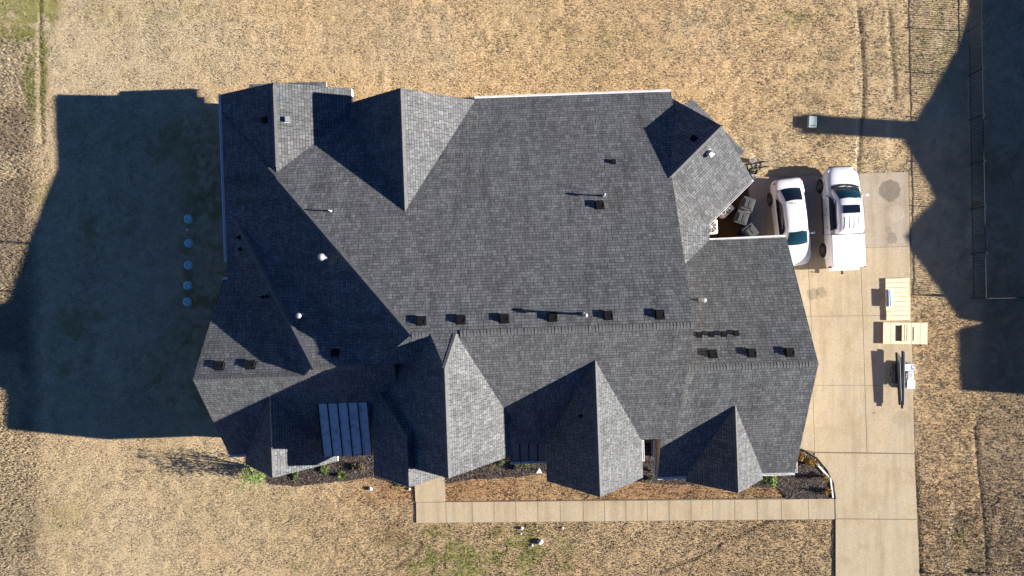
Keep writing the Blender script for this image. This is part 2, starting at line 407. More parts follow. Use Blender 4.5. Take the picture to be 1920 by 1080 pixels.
def slabs(name, polys, top, gap, edge=.012):
    bm = BM()
    for poly in polys:
        pts = [W(*p) for p in poly]
        cen = sum(pts, Vector()) / len(pts); k = len(pts)
        ins = []
        for a in range(k):
            p0, p1, p2 = pts[a - 1], pts[a], pts[(a + 1) % k]
            d1 = (p1 - p0).normalized(); d2 = (p2 - p1).normalized()
            n1 = Vector((-d1.y, d1.x, 0)); n2 = Vector((-d2.y, d2.x, 0))
            b = (n1 + n2); b = b.normalized() / max(.5, b.normalized().dot(n1))
            if b.dot(cen - p1) < 0 and k == 4: b = -b
            ins.append(p1 + b * gap)
        area = sum(pts[a].x * pts[(a + 1) % k].y - pts[(a + 1) % k].x * pts[a].y for a in range(k))
        if area < 0: pts = pts[::-1]; ins = [2 * q - p for q, p in zip(pts, ins[::-1])] if k != 4 else ins[::-1]
        vt = [bm.verts.new((p.x, p.y, top)) for p in ins]; vb = [bm.verts.new((p.x, p.y, -.12)) for p in ins]
        f = bm.faces.new(vt)
        for a in range(k): bm.faces.new((vb[a], vb[(a + 1) % k], vt[(a + 1) % k], vt[a]))
    o = obj(name, bm, M_CONC); o['kind'] = 'structure'; return o
jA = [(1508, 320), (1513, 465), (1520, 593), (1523, 722), (1527, 847)]
jB = [(1610, 325), (1612, 465), (1617, 592), (1621, 722), (1625, 848)]
jR = [(1702, 322), (1705, 462), (1708, 591), (1711, 726), (1714, 850)]
jL = [(1404, 333), (1408, 466), (1412, 594), (1416, 721), (1420, 843)]
dv = []
for i in range(4):
    if i == 0:
        dv.append([jL[0], (1610, 325), (1612, 465), jL[1]])
        dv.append([jB[0], jR[0], jR[1], jB[1]])
    else:
        dv.append([jL[i], jA[i], jA[i + 1], jL[i + 1]]) if i < 3 else dv.append([jL[3], jA[3], jA[4], (1500, 842), (1484, 836), (1416, 836)])
        dv.append([jA[i], jB[i], jB[i + 1], jA[i + 1]]); dv.append([jB[i], jR[i], jR[i + 1], jB[i + 1]])
dv.append([(1527, 857), (1527, 848.5), (1714, 851), (1719, 973), (1566, 972), (1565, 935), (1560, 905), (1548, 880)])
dv.append([(1566, 972.5), (1719, 973.5), (1734, 1300), (1566, 1300)])
slabs('driveway', dv, .045, .011)
wj = [780, 836, 885, 926, 967, 1008, 1050, 1093, 1133, 1173, 1213, 1254, 1295, 1336, 1377, 1419, 1464, 1515, 1564]
wk = []
for a, b in zip(wj, wj[1:]):
    f = lambda x: (941 - (x - 836) * .0085, 980.5 - (x - 780) * .0095)
    a1 = a - (1 if a > 836 else 0)
    wk.append([(a, f(a)[0]), (b, f(b)[0]), (b + .6, f(b)[1]), (a + .6, f(a)[1])])
wk.append([(775, 868), (833, 866), (835, 940.5), (779, 941.5)])
slabs('footpath', wk, .04, .011)
sand = BM(); 
for poly in (P_DRIVE, P_WALK):
    vs = [sand.verts.new((*W(*p).xy, .014)) for p in poly]; sand.faces.new(vs[::-1])
tag(obj('joint_bed', sand, M_JOINT), kind='structure')

# mulch beds
def mulch_mat():
    m = mat('mulch', (.05, .04, .035), .95, spec=.15); n = N(m); p = coords(n)
    v = n.new('ShaderNodeTexVoronoi', Scale=20); n.l(p, v.inputs['Vector'])
    mp = n.noise(p, 26, 4, .8)
    r = n.ramp(mp.outputs[0], [(.3, (.018, .014, .013)), (.5, (.075, .058, .052)), (.68, (.20, .165, .15))])
    n.l(r.outputs[0], n.b.inputs['Base Color']); n.l(n.bump(mp.outputs[0], 1, .05), n.b.inputs['Normal'])
    return m
M_MULCH = mulch_mat()
def bed(poly):
    bm = BM(); pts = []
    k = len(poly)
    for a in range(k):
        p0, p1 = W(*poly[a]), W(*poly[(a + 1) % k]); L = (p1 - p0).length; s = max(1, int(L / .12))
        for j in range(s):
            q = p0.lerp(p1, j / s); pts.append(q + Vector((random.uniform(-.04, .04), random.uniform(-.04, .04), 0)))
    vs = [bm.verts.new((p.x, p.y, .022)) for p in pts]; bm.faces.new(vs)
    bmesh.ops.triangulate(bm, faces=bm.faces[:])
    o = obj('mulch_bed', bm, M_MULCH); o['kind'] = 'structure'
for b_ in (M1, M2, M3): bed(b_)
def chips():
    nC = 26000; V = []; Fc = []; 
    x = rng.uniform(-16, 19, nC * 4); y = rng.uniform(-13, -7, nC * 4); px = 960 + x * F / H; py = 540 - y * F / H
    ok = inpoly(px, py, M1) | inpoly(px, py, M2) | inpoly(px, py, M3); x = x[ok][:nC]; y = y[ok][:nC]; m = len(x)
    th = rng.uniform(0, 6.28, m); L = rng.uniform(.02, .06, m); wd = rng.uniform(.008, .018, m); dx, dy = np.cos(th), np.sin(th)
    z = rng.uniform(.025, .06, m); t = rng.uniform(-.03, .03, m)
    a = np.stack([x - dx * L - dy * wd, y - dy * L + dx * wd, z - t], -1); b = np.stack([x - dx * L + dy * wd, y - dy * L - dx * wd, z - t], -1)
    c = np.stack([x + dx * L + dy * wd, y + dy * L - dx * wd, z + t], -1); d = np.stack([x + dx * L - dy * wd, y + dy * L + dx * wd, z + t], -1)
    V = np.stack([a, b, c, d], 1).reshape(-1, 3); me = bpy.data.meshes.new('wood_chips')
    me.from_pydata(V.tolist(), [], np.arange(4 * m).reshape(-1, 4).tolist())
    mt = mat('chip', (.08, .06, .05), .9, spec=.2); n = N(mt); r = n.noise(coords(n), 9, 2, .5)
    n.l(n.ramp(r.outputs[0], [(.35, (.035, .028, .026)), (.55, (.10, .08, .07)), (.7, (.26, .21, .18))]).outputs[0], n.b.inputs['Base Color'])
    me.materials.append(mt); o = bpy.data.objects.new('wood_chips', me); C.objects.link(o)
    tag(o, 'dark wood chip mulch scattered over the planting beds', 'mulch', None, 'stuff')
chips()

# ------------------------------------------------------------------ the house
house = empty('house', hw(0, 0), 0, 'large house with dark grey shingled roof of many gables, filling the middle', 'house')
# a block: dict of roof planes z <= a + b*U + c*V, box bounds, bottom z
class Block:
    def __init__(s, name, planes, U, V, zb, label=None, M=None, m=None, eps=0):
        s.name = name; s.planes = planes; s.U = U; s.V = V; s.zb = zb; s.label = label; s.M = M; s.m = m; s.eps = eps
    def z(s, u, v):                         # u,v in block frame
        if not (s.U[0] <= u <= s.U[1] and s.V[0] <= v <= s.V[1]): return -1e9, None
        zz = [(a + b * u + c * v, (b, c)) for a, b, c in s.planes]
        r = min(zz, key=lambda t: t[0]); return (r[0] if r[0] >= s.zb else -1e9), r[1]
def pl(z0, u0=0, v0=0, b=0, c=0): return (z0 - b * u0 - c * v0, b, c)   # plane through (u0,v0,z0) with gradients b,c
NP = pl(8.6, v0=1.93, c=.447); WP = pl(8.6, u0=-4.55, b=.507); SP = pl(8.6, v0=1.93, c=-.665)
low = lambda p, d=.02: (p[0] - d, p[1], p[2])
LS = pl(7.0, v0=3.74, c=-.843)
blocks = [
    Block('main_roof', [NP, WP, SP], (-14.7, 8.0), (-9.90, 3.25), 3.15),
    Block('front_slope_roof', [low(NP), low(WP), (SP[0] + .012, 0, SP[2])], (-4.6, 7.98), (1.0, 7.8), 4.45),
    Block('rear_slope_roof', [low(NP, .004)], (7.5, 8.62), (-9.88, -6.3), 3.16),
    Block('hip_roof', [pl(7.4, u0=-9.3, b=.76), pl(7.4, v0=3.32, c=.50), (LS[0] + .012, LS[1], LS[2])], (-14.55, -5.6), (-8, 8.1), 3.2),
    Block('side_gable_roof', [pl(7.0, v0=3.74, c=.787), LS], (-15.0, -8.6), (-.96, 8.13), 3.15),
    Block('rear_gable_roof', [(5.0 + 11.45 * .5, .5, 0), pl(5.0, u0=-11.45, b=-.39)], (-14.72, -7.9), (-10.58, -2.5), 3.22),
    Block('rear_gable_roof', [pl(6.0, u0=-5.0, b=.77), pl(6.0, u0=-5.0, b=-.77)], (-8.6, -1.3), (-9.80, -2.0), 2.98),
    Block('porch_roof', [pl(3.0, v0=-11.17, c=.25)], (-13.4, -9.35), (-11.17, -10.0), 2.85),
    Block('entry_gable_roof', [pl(9.25, u0=-3.04, b=1.02), pl(9.25, u0=-3.04, b=-1.30), low(NP, -.012)], (-6.75, -.31), (1.88, 8.13), 5.35),
    Block('entry_gable_roof', [pl(7.75, u0=-5.0, b=1.1), pl(7.75, u0=-5.0, b=-1.2), pl(7.75, v0=6.6, c=.9)], (-7.05, -3.3), (3.5, 8.88), 5.45),
    Block('front_gable_roof', [pl(7.6, u0=3.68, b=1.28), pl(7.6, u0=3.68, b=-1.16)], (1.39, 6.2), (2.5, 9.70), 4.55),
    Block('garage_roof', [pl(6.54, v0=4.1, c=.521), pl(6.54, v0=4.1, c=-.54)], (7.2, 14.34), (-2.12, 10.1), 3.12),
    Block('front_gable_roof', [pl(5.45, u0=10.68, b=1.08), pl(5.45, u0=10.68, b=-1.08)], (8.66, 12.66), (5.4, 10.4), 3.18),
    Block('front_gable_roof', [pl(6.15, u0=-11.76, b=1.2), pl(6.15, u0=-11.76, b=-1.16)], (-14.1, -9.35), (3.6, 8.66), 3.2),
    Block('link_roof', [pl(3.3, u0=10.36, b=-.42)], (7.5, 10.36), (-5.0, 3), 3.1),
]
ka = .7071
KM = Matrix(((ka, -ka, 0, 0), (ka, ka, 0, 0), (0, 0, 1, 0), (0, 0, 0, 1)))   # u=s along ridge, v=t ; world = (ka*s - ka*t, ka*s + ka*t)
t0 = (-10.2 + 7.9) * ka; send = 18.1 * ka
blocks.append(Block('corner_gable_roof', [pl(5.45, v0=t0, c=-.78), pl(5.45, v0=t0, c=.67)], (5.0, send + .05), (t0 - 3.2, t0 + 2.8), 3.12, M=KM))
blocks.append(Block('porch_roof', [pl(2.95, u0=13.7, b=-.25)], (11.8, 13.72), (t0 - 1.95, t0 + 2.0), 2.8, M=KM))
def roof_hit(px, py):
    for h in np.arange(10, 0, -.01):
        p = W(px, py, h); u, v = uv_of(p.x, p.y)
        for b in blocks:
            if b.M is not None: uu, vv = (p.x + p.y) * ka, (p.y - p.x) * ka
            else: uu, vv = u, v
            z, g = b.z(uu, vv)
            if z >= h:
                gx, gy = g
                if b.M is not None: G = Vector((ka * gx - ka * gy, ka * gx + ka * gy))
                else: G = Vector((gx + ROT * gy, -(gy - ROT * gx)))
                return Vector((p.x, p.y, h)), Vector((-G.x, -G.y, 1)).normalized(), b
    return p, Vector((0, 0, 1)), None
def uvmap(bm):
    L = bm.loops.layers.uv.verify()
    for f in bm.faces:
        nn = f.normal
        if abs(nn.z) > .999: t = Vector((1, 0, 0))
        else: t = Vector((-nn.y, nn.x, 0)).normalized()
        b = nn.cross(t)
        for l in f.loops: l[L].uv = (l.vert.co.dot(t) + 50, l.vert.co.dot(b) + 50)
def poly_block(b):
    bm = BM(); z1 = 12
    box(bm, b.U[0], b.V[0], b.zb, b.U[1], b.V[1], z1)
    for a, gx, gy in b.planes:
        nn = Vector((-gx, -gy, 1)).normalized(); pt = Vector((0, 0, a))
        geom = bm.verts[:] + bm.edges[:] + bm.faces[:]
        r = bmesh.ops.bisect_plane(bm, geom=geom, plane_co=pt, plane_no=nn, clear_outer=True)
        es = [e for e in r['geom_cut'] if isinstance(e, bmesh.types.BMEdge)]
        if es: bmesh.ops.holes_fill(bm, edges=[e for e in bm.edges if e.is_boundary], sides=0)
    for v in bm.verts:
        if b.M is not None: v.co = b.M @ v.co
        else: v.co = hw(v.co.x, v.co.y, v.co.z)
    cen = sum((v.co for v in bm.verts), Vector()) / len(bm.verts)
    for f in bm.faces:
        f.normal_update()
        if f.normal.dot(f.calc_center_median() - cen) < 0: f.normal_flip()
    uvmap(bm)
    for f in bm.faces:
        f.material_index = 0 if f.normal.z > .3 else (2 if f.normal.z < -.5 else (1 if max(v.co.z for v in f.verts) - b.zb < .42 else 3))
    b.o = obj(b.name, bm, [M_SH, M_WHITE, M_SOFFIT, M_BRICK], house)
for b in blocks: poly_block(b)

# metal roofs
def metal_roof(Ua, Ub, Va, Vb, za, zb, n, th=.12, m=None):
    bm = BM()
    q = [hw(Ua, Va, za), hw(Ub, Va, za), hw(Ub, Vb, zb), hw(Ua, Vb, zb)]
    top = [bm.verts.new(p) for p in q]; bot = [bm.verts.new(p - Vector((0, 0, th))) for p in q]
    bm.faces.new(top[::-1]); bm.faces.new(bot)
    for i in range(4): bm.faces.new((top[i], top[(i + 1) % 4], bot[(i + 1) % 4], bot[i]))
    o = obj('metal_roof', bm, m or M_METALROOF, house)
    bm = BM()
    for i in range(n + 1):
        t = min(max(i / n, .008), .992); U = Ua + (Ub - Ua) * t
        a = hw(U, Va, za + .001); c = hw(U, Vb, zb + .001); d = (c - a).normalized()
        Mx = Matrix.Translation(a) @ d.to_track_quat('Y', 'Z').to_matrix().to_4x4()
        box(bm, -.022, 0, 0, .022, (c - a).length, .045, M=Mx)
    obj('standing_seam', bm, M_VENT, o)
    return o
metal_roof(-9.62, -7.18, 5.25, 8.0, 5.72, 5.05, 5)
metal_roof(-.35, 1.45, 7.75, 8.85, 4.5, 4.0, 4, m=noisy('dark_panel', (.07, .075, .08), (.11, .115, .12), 3, .6, 0))

# walls
def wall(U0, U1, V0, V1, z, z0=0):
    bm = BM(); box(bm, U0, V0, z0, U1, V1, z)
    for v in bm.verts: v.co = hw(*v.co)
    bmesh.ops.recalc_face_normals(bm, faces=bm.faces[:]); uvmap(bm)
    return obj('wall', bm, M_BRICK, house)
walls = [wall(-14.3, 7.6, -9.5, 3.0, 2.94), wall(-6.2, 7.55, 1.2, 7.6, 3.74), wall(-14.5, -8.8, -.5, 7.75, 3.14), wall(-14.33, -8.2, -10.3, -8, 3.21),
         wall(-6.4, -.65, 2.5, 7.75, 5.34), wall(-6.75, -3.5, 3.5, 8.5, 5.44), wall(1.8, 5.9, 3.2, 9.35, 4.24), wall(7.55, 13.95, -1.7, 9.7, 3.11),
         wall(9.0, 12.3, 6, 9.95, 3.17), wall(-13.8, -9.7, 4, 8.2, 3.19), wall(-9.5, -7.3, 4, 7.6, 5.0), wall(7.4, 9.95, -4.5, 2.5, 3.09)]
bm = BM(); box(bm, 5.2, t0 - 2.8, 0, send - .35, t0 + 2.4, 3.11, M=KM); bmesh.ops.recalc_face_normals(bm, faces=bm.faces[:]); uvmap(bm); obj('wall', bm, M_BRICK, house)
# windows and doors on the walls (seen only from the side)
def window(U, V, z, wd, ht, axis_, out, name='window'):
    bm = BM(); t = .05
    def B(a0, a1, z0, z1, d0, d1, m=0, bm=bm):
        if axis_ == 'U': box(bm, a0, V + out * d0, z0, a1, V + out * d1, z1, m)
        else: box(bm, U + out * d0, a0, z0, U + out * d1, a1, z1, m)
    c = U if axis_ == 'U' else V
    B(c - wd / 2, c + wd / 2, z, z + .08, .003, .06); B(c - wd / 2, c + wd / 2, z + ht - .08, z + ht, .003, .06)
    B(c - wd / 2, c - wd / 2 + .08, z + .08, z + ht - .08, .003, .06); B(c + wd / 2 - .08, c + wd / 2, z + .08, z + ht - .08, .003, .06)
    if name == 'window': B(c - .03, c + .03, z + .08, z + ht - .08, .003, .05)
    for v in bm.verts: v.co = hw(*v.co)
    o = obj(name, bm, M_WHITE, house)
    b2 = BM()
    B(c - wd / 2 + .08, c + wd / 2 - .08, z + .08, z + ht - .08, .004, .02, 0, b2)
    for v in b2.verts: v.co = hw(*v.co)
    obj('pane', b2, M_GLASS, o)
for (U, V, z, a, b_, ax, s) in ((3.9, 9.35, .9, 2.0, 1.6, 'U', 1), (10.6, 9.95, .9, 1.8, 1.5, 'U', 1), (-5.1, 8.5, .9, 1.4, 2.2, 'U', 1), (-11.8, 8.2, .9, 1.8, 1.5, 'U', 1), (-8.4, 7.6, .9, 1.4, 1.6, 'U', 1),
                                (-14.3, -6, 1, 1.4, 1.3, 'V', -1), (-14.3, -3, 1, 1.4, 1.3, 'V', -1), (-14.5, 3.5, 1, 1.4, 1.3, 'V', -1), (-5, -9.5, .8, 1.8, 1.6, 'U', -1), (1, -9.5, .8, 1.8, 1.6, 'U', -1), (4, -9.5, .8, 1.8, 1.6, 'U', -1)):
    window(U, V, z, a, b_, ax, s)
def gdoor(V0, V1):
    bm = BM()
    for k in range(5):
        box(bm, 13.953, V0, .05 + k * .45, 13.99, V1, .05 + k * .45 + .43)
    for v in bm.verts: v.co = hw(*v.co)
    obj('garage_door', bm, M_WHITE, house)
gdoor(-.8, 1.8); gdoor(2.3, 4.9); gdoor(5.4, 8.6)

# gutters : open troughs with brackets
def gutter(a, b, wd=.11, side=1, name='gutter', par=None, m=None):
    a, b = Vector(a), Vector(b); d = (b - a); L = d.length; d.normalize(); s = Vector((d.y, -d.x, 0)).normalized() * side
    bm = BM()
    def quad(off0, z0, off1, z1):
        vs = [bm.verts.new(p) for p in (a + s * off0 + Vector((0, 0, z0)), b + s * off0 + Vector((0, 0, z0)), b + s * off1 + Vector((0, 0, z1)), a + s * off1 + Vector((0, 0, z1)))]
        bm.faces.new(vs)
    t = .018
    for (o0, z0, o1, z1) in ((.004, 0, .004, -.12), (.004, -.12, wd * .7, -.12), (wd * .7, -.12, wd, -.01), (wd, -.01, wd, .012), (wd, .012, wd - t * 1.5, .012), (wd - t * 1.5, .012, wd - t * 1.5, -.02), (wd - t * 1.5, -.02, wd * .65, -.10), (wd * .65, -.10, .02, -.10), (.02, -.10, .02, 0), (.02, 0, .004, 0)):
        quad(o0, z0, o1, z1)
    k = max(1, int(L / .75))
    for i in range(k + 1):
        p = a + d * min(max(L * i / k, .02), L - .02)
        q = d * .012
        vs = [bm.verts.new(p + s * o + e + Vector((0, 0, .016))) for o, e in ((.0, -q), (wd, -q), (wd, q), (.0, q))]; bm.faces.new(vs)
    bmesh.ops.remove_doubles(bm, verts=bm.verts[:], dist=.0005)
    o = obj(name, bm, m or M_WHITE, par or house)
    for e in (a, b): pass
    return o
gutter(hw(-1.6, -9.92, 3.28), hw(8.62, -9.92, 3.28), side=-1)
gutter(hw(-14.74, -10.6, 3.40), hw(-14.74, -1.9, 3.40), side=1)
gutter(hw(-14.60, -1.9, 3.38), hw(-14.60, -.9, 3.38), side=1)
gutter(hw(-15.0, -.98, 3.30), hw(-14.2, -.98, 3.30), side=-1)
gutter(hw(-15.02, 8.15, 3.29), hw(-14.15, 8.15, 3.29), side=1)
gutter(hw(8.9, -2.14, 3.30) + Vector((1.35, 0, 0)), hw(14.3, -2.14, 3.30), side=-1)
kk = lambda s, t, z: KM @ Vector((s, t, z))
gutter(kk(9.15, t0 - 3.22, 3.29), kk(send + .05, t0 - 3.22, 3.29), side=1)
gutter(hw(12.7, 10.12, 3.3), hw(14.34, 10.12, 3.3), side=1)
gutter(hw(7.2, 10.12, 3.3), hw(8.7, 10.12, 3.3), side=1)
gutter(hw(14.36, 9.4, 3.35), hw(14.36, 10.12, 3.32), side=-1)
gutter(hw(-6.79, 5.3, 5.36), hw(-6.79, 7.9, 5.36), side=1)
gutter(hw(6.22, 7.85, 4.6), hw(6.22, 8.9, 4.6), side=-1)
gutter(hw(-.4, 8.87, 4.0), hw(1.45, 8.87, 4.0), side=1)
gutter(hw(7.16, 8.2, 3.3), hw(7.16, 10.1, 3.3), side=1)
# downspouts
for U, V, z in ((-14.45, -10.45, 3.2), (8.0, -9.6, 2.9), (14.1, -1.9, 3.1), (14.1, 9.85, 3.1), (7.1, 9.8, 3.1)):
    bm = BM(); cyl(bm, hw(U, V, .05), hw(U, V, z), .04, n=8); obj('downspout', bm, M_WHITE, house)

# ridge caps
def caps(a, b, sl1, sl2, parent, wd=.15, step=.15):
    """a,b world ends; sl1/sl2 drop per metre on each side"""
    a, b = Vector(a), Vector(b); d = b - a; L = d.length; d.normalize(); s = Vector((-d.y, d.x, 0)).normalized()
    bm = BM(); n = int(L / step)
    for i in range(n):
        p = a + d * (i * step); q = a + d * (i * step + step * 1.0)
        j = random.uniform(-.006, .006)
        z0, z1 = .016, .028 + j
        r = []
        for pp, zz in ((p, z0), (q, z1)):
            r.append([pp + s * wd + Vector((0, 0, -sl1 * wd + zz)), pp + Vector((0, 0, zz + .006)), pp - s * wd + Vector((0, 0, -sl2 * wd + zz))])
        v = [[bm.verts.new(c) for c in row] for row in r]
        bm.faces.new((v[0][0], v[0][1], v[1][1], v[1][0])); bm.faces.new((v[0][1], v[0][2], v[1][2], v[1][1]))
        e = [bm.verts.new(c - Vector((0, 0, .03))) for c in r[1]]
        bm.faces.new((v[1][0], v[1][1], e[1], e[0])); bm.faces.new((v[1][1], v[1][2], e[2], e[1]))
    bmesh.ops.recalc_face_normals(bm, faces=bm.faces[:])
    obj('ridge_cap', bm, M_CAP, parent)
def ridge(a, b, gl, gr, blk, **k):   # gl, gr: slopes left/right of direction a->b
    caps(a, b, gl, gr, blk.o, **k)
Bk = blocks
ridge(hw(7.98, 1.93, 8.61), hw(-2.5, 1.93, 8.61), .64, .43, Bk[0])
ridge(hw(-3.75, 1.93, 8.61), hw(-4.58, 1.93, 8.61), .64, .43, Bk[0])
# hips: drop per metre sideways of the line
def hipdrop(a, b, g1, g2):
    a, b = Vector(a), Vector(b); d = (b - a); d.z = 0; d.normalize(); s = Vector((-d.y, d.x, 0))
    return -(g1[0] * s.x + g1[1] * s.y), (g2[0] * s.x + g2[1] * s.y)
a, b_ = hw(-11.45, -5.85, 5.1), hw(-4.55, 1.93, 8.6)
ridge(a, b_, .35, .34, Bk[0])
a, b_ = hw(-14.4, -4.6, 3.5), hw(-9.3, 3.32, 7.4); ridge(a, b_, .3, .55, Bk[2])
ridge(hw(-9.3, 3.32, 7.4), hw(-6.8, 3.32, 7.4), .5, .843, Bk[2])
ridge(hw(-15.0, 3.74, 7.0), hw(-9.6, 3.74, 7.0), .787, .843, Bk[3])
ridge(hw(-11.45, -6.4, 5.01), hw(-11.45, -10.58, 5.01), .5, .4, Bk[4])
ridge(hw(-5.0, -3.4, 6), hw(-5.0, -9.8, 6), .77, .77, Bk[5])
ridge(hw(-3.04, 3.38, 9.25), hw(-3.04, 8.13, 9.25), 1.25, 1.0, Bk[7], wd=.12)
ridge(hw(-2.54, 1.93, 8.62), hw(-3.04, 3.38, 9.26), .9, .2, Bk[7], wd=.12)
ridge(hw(-5.0, 8.2, 7.75), hw(-5.0, 8.88, 7.75), 1.36, 1.22, Bk[8], wd=.12)
ridge(hw(3.68, 3.3, 7.6), hw(3.68, 9.70, 7.6), 1.16, 1.28, Bk[9], wd=.11)
ridge(hw(14.34, 4.1, 6.54), hw(8.0, 4.1, 6.54), .54, .521, Bk[10])
ridge(hw(10.68, 6.15, 5.45), hw(10.68, 10.4, 5.45), 1.08, 1.08, Bk[11], wd=.11)
ridge(hw(-11.76, 7.2, 6.15), hw(-11.76, 8.66, 6.15), 1.08, 1.12, Bk[12], wd=.11)
ridge(kk(8.4, t0, 5.46), kk(send + .05, t0, 5.46), .78, .67, Bk[14])

# roof penetrations
def on_roof(px, py, yaw=0, off=0):
    p, nn, b = roof_hit(px, py)
    z = nn; g = Vector((nn.x, nn.y, 0))
    y = (Vector((0, 0, 1)) - z * z.z)
    y = y.normalized() if y.length > 1e-3 else Vector((0, 1, 0)); x = y.cross(z)
    M = Matrix((x, y, z)).transposed().to_4x4(); M.translation = p + nn * off
    return M, b
def box_vent(px, py, s=.40, ht=.16, m=M_VENT, skew=1):
    M, b = on_roof(px, py)
    bm = BM(); h = s / 2
    vs = [(-h * 1.25, -h * 1.25, .0), (h * 1.25, -h * 1.25, 0), (h * 1.25, h * 1.35, 0), (-h * 1.25, h * 1.35, 0)]
    box(bm, -h * 1.25, -h * 1.2, .002, h * 1.25, h * 1.3, .012)
    vb = [(-h, -h, .012), (h, -h, .012), (h, h, .012), (-h, h, .012)]
    vt = [(-h * .95, -h * 1.05, ht), (h * .95, -h * 1.05, ht), (h * .9, h * .8, ht * .75), (-h * .9, h * .8, ht * .75)]
    a = [bm.verts.new(v) for v in vb]; t = [bm.verts.new(v) for v in vt]
    bm.faces.new(t)
    for i in range(4): bm.faces.new((a[i], a[(i + 1) % 4], t[(i + 1) % 4], t[i]))
    box(bm, -h * 1.05, -h * 1.12, ht - .035, -h * .97, h * .8, ht - .01); box(bm, h * .97, -h * 1.12, ht - .035, h * 1.05, h * .8, ht - .01)
    for v in bm.verts: v.co = M @ v.co
    bmesh.ops.recalc_face_normals(bm, faces=bm.faces[:])
    return obj('box_vent', bm, m, b.o)
for px, py in ((790, 602), (864, 600), (945, 598), (1036, 595), (1140, 592), (1237, 590), (1336, 664), (1409, 662), (1480, 661), (413, 687), (471, 685)):
    box_vent(px, py, .35, .16)
for px, py in ((1311, 628), (1334, 627), (1357, 627), (1380, 625)): box_vent(px, py, .22, .11)
box_vent(1124, 385, .36, .16); box_vent(1150, 304, .20, .12); box_vent(497, 225, .26, .12); box_vent(538, 225, .24, .28, M_GALV)
box_vent(1329, 287, .25, .26, M_GALV); box_vent(1301, 260, .24, .12); box_vent(628, 661, .30, .08); box_vent(449, 445, .16, .1); box_vent(451, 467, .16, .1); box_vent(1090, 780, .12, .12)
def pipe(px, py, ht, r=.05, m=M_GALV, cap=None):
    """px,py = where its top shows"""
    p, nn, b = roof_hit(px, py)
    for _ in range(3):
        q = W(px, py, p.z + ht); u = q.xy
        # foot right under the top
        hz = -9
        U, V = uv_of(q.x, q.y)
        for bb in blocks:
            uu, vv = ((q.x + q.y) * ka, (q.y - q.x) * ka) if bb.M is not None else (U, V)
            z, _g = bb.z(uu, vv)
            if z > hz: hz = z; bl = bb
        p = Vector((q.x, q.y, hz))
    bm = BM()
    cyl(bm, p - Vector((0, 0, .1)), p + Vector((0, 0, .12)), r * 2.4, r * 1.15, 14)
    cyl(bm, p, p + Vector((0, 0, ht)), r, r * .98, 14)
    if cap == 'bulb':
        lathe(bm, [(r * 1.2, 0), (r * 2.6, .03), (r * 2.9, .10), (r * 2.4, .18), (r * 1.2, .24), (.01, .26)], 18, Matrix.Translation(p + Vector((0, 0, ht - .05))))
    elif cap == 'disc':
        lathe(bm, [(r * 1.1, 0), (r * 2.6, .0), (r * 2.7, .03), (r * 1.8, .07), (.01, .09)], 18, Matrix.Translation(p + Vector((0, 0, ht))))
    elif cap == 'cone':
        lathe(bm, [(r * 1.0, 0), (r * 1.8, .02), (r * 1.8, .10), (r * .9, .16), (.01, .17)], 14, Matrix.Translation(p + Vector((0, 0, ht - .02))))
    return obj('vent_pipe', bm, m, bl.o)
pipe(1133, 365, .42, .04, cap='cone'); pipe(616, 394, .40, .035, cap=None); pipe(1320, 563, .75, .045, cap='disc'); pipe(1098, 591, .85, .055, cap='cone')
pipe(603, 482, .9, .06, cap='bulb'); pipe(560, 592, .7, .05, cap='disc'); pipe(455, 389, .2, .04); pipe(490, 557, .25, .05, M_VENT); pipe(499, 556, .18, .05, M_VENT)

# ------------------------------------------------------------------ neighbour house (beyond the right edge of the photo, its shadow lies on the lawn)
nb = empty('neighbour_house', (44, 2, 0), 0, 'neighbouring house past the fence, its shadow falling over the right lawn', 'house')
XC = 40.0
def cast_pt(px, py):
    g_ = W(px, py); d = XC - g_.x
    return g_.y - SLOPE * d, d * TAN
sil = [cast_pt(*p) for p in ((1818, -120), (1818, 20), (1800, 85), (1720, 225), (1697, 262), (1757, 372), (1690, 443), (1755, 530), (1793, 588), (1800, 597), (1846, 605), (1800, 618), (1799, 640), (1803, 732))]
bm = BM(); X0, X1 = XC, XC + 12
tp0 = [bm.verts.new((X0, y, z)) for y, z in sil]; tp1 = [bm.verts.new((X1, y, z)) for y, z in sil]
lo0 = [bm.verts.new((X0, y, 3.2)) for y, z in sil]; lo1 = [bm.verts.new((X1, y, 3.2)) for y, z in sil]
for i in range(len(sil) - 1):
    f = bm.faces.new((tp0[i], tp0[i + 1], tp1[i + 1], tp1[i])); f.material_index = 0
    f = bm.faces.new((tp0[i], tp0[i + 1], lo0[i + 1], lo0[i])); f.material_index = 1
    f = bm.faces.new((tp1[i], tp1[i + 1], lo1[i + 1], lo1[i])); f.material_index = 1
    f = bm.faces.new((lo0[i], lo0[i + 1], lo1[i + 1], lo1[i])); f.material_index = 1
for a_ in (0, -1):
    f = bm.faces.new((tp0[a_], tp1[a_], lo1[a_], lo0[a_])); f.material_index = 1
bmesh.ops.recalc_face_normals(bm, faces=bm.faces[:]); uvmap(bm)
def under(o, root): o.parent = root; o.matrix_parent_inverse = Matrix.Translation(-Vector(root.location)); return o
def obj_w(name, bm, m, root): return under(obj(name, bm, m), root)
obj_w('roof', bm, [M_SH, M_WHITE], nb)
bm = BM(); y0, y1 = sil[-1][0], sil[0][0]; box(bm, X0 + .3, y0 + .3, 0, X1 - .3, y1 - .3, 3.19); bmesh.ops.recalc_face_normals(bm, faces=bm.faces[:]); uvmap(bm); obj_w('wall', bm, M_BRICK, nb)
ca = [cast_pt(1506, 216), cast_pt(1506, 250)]
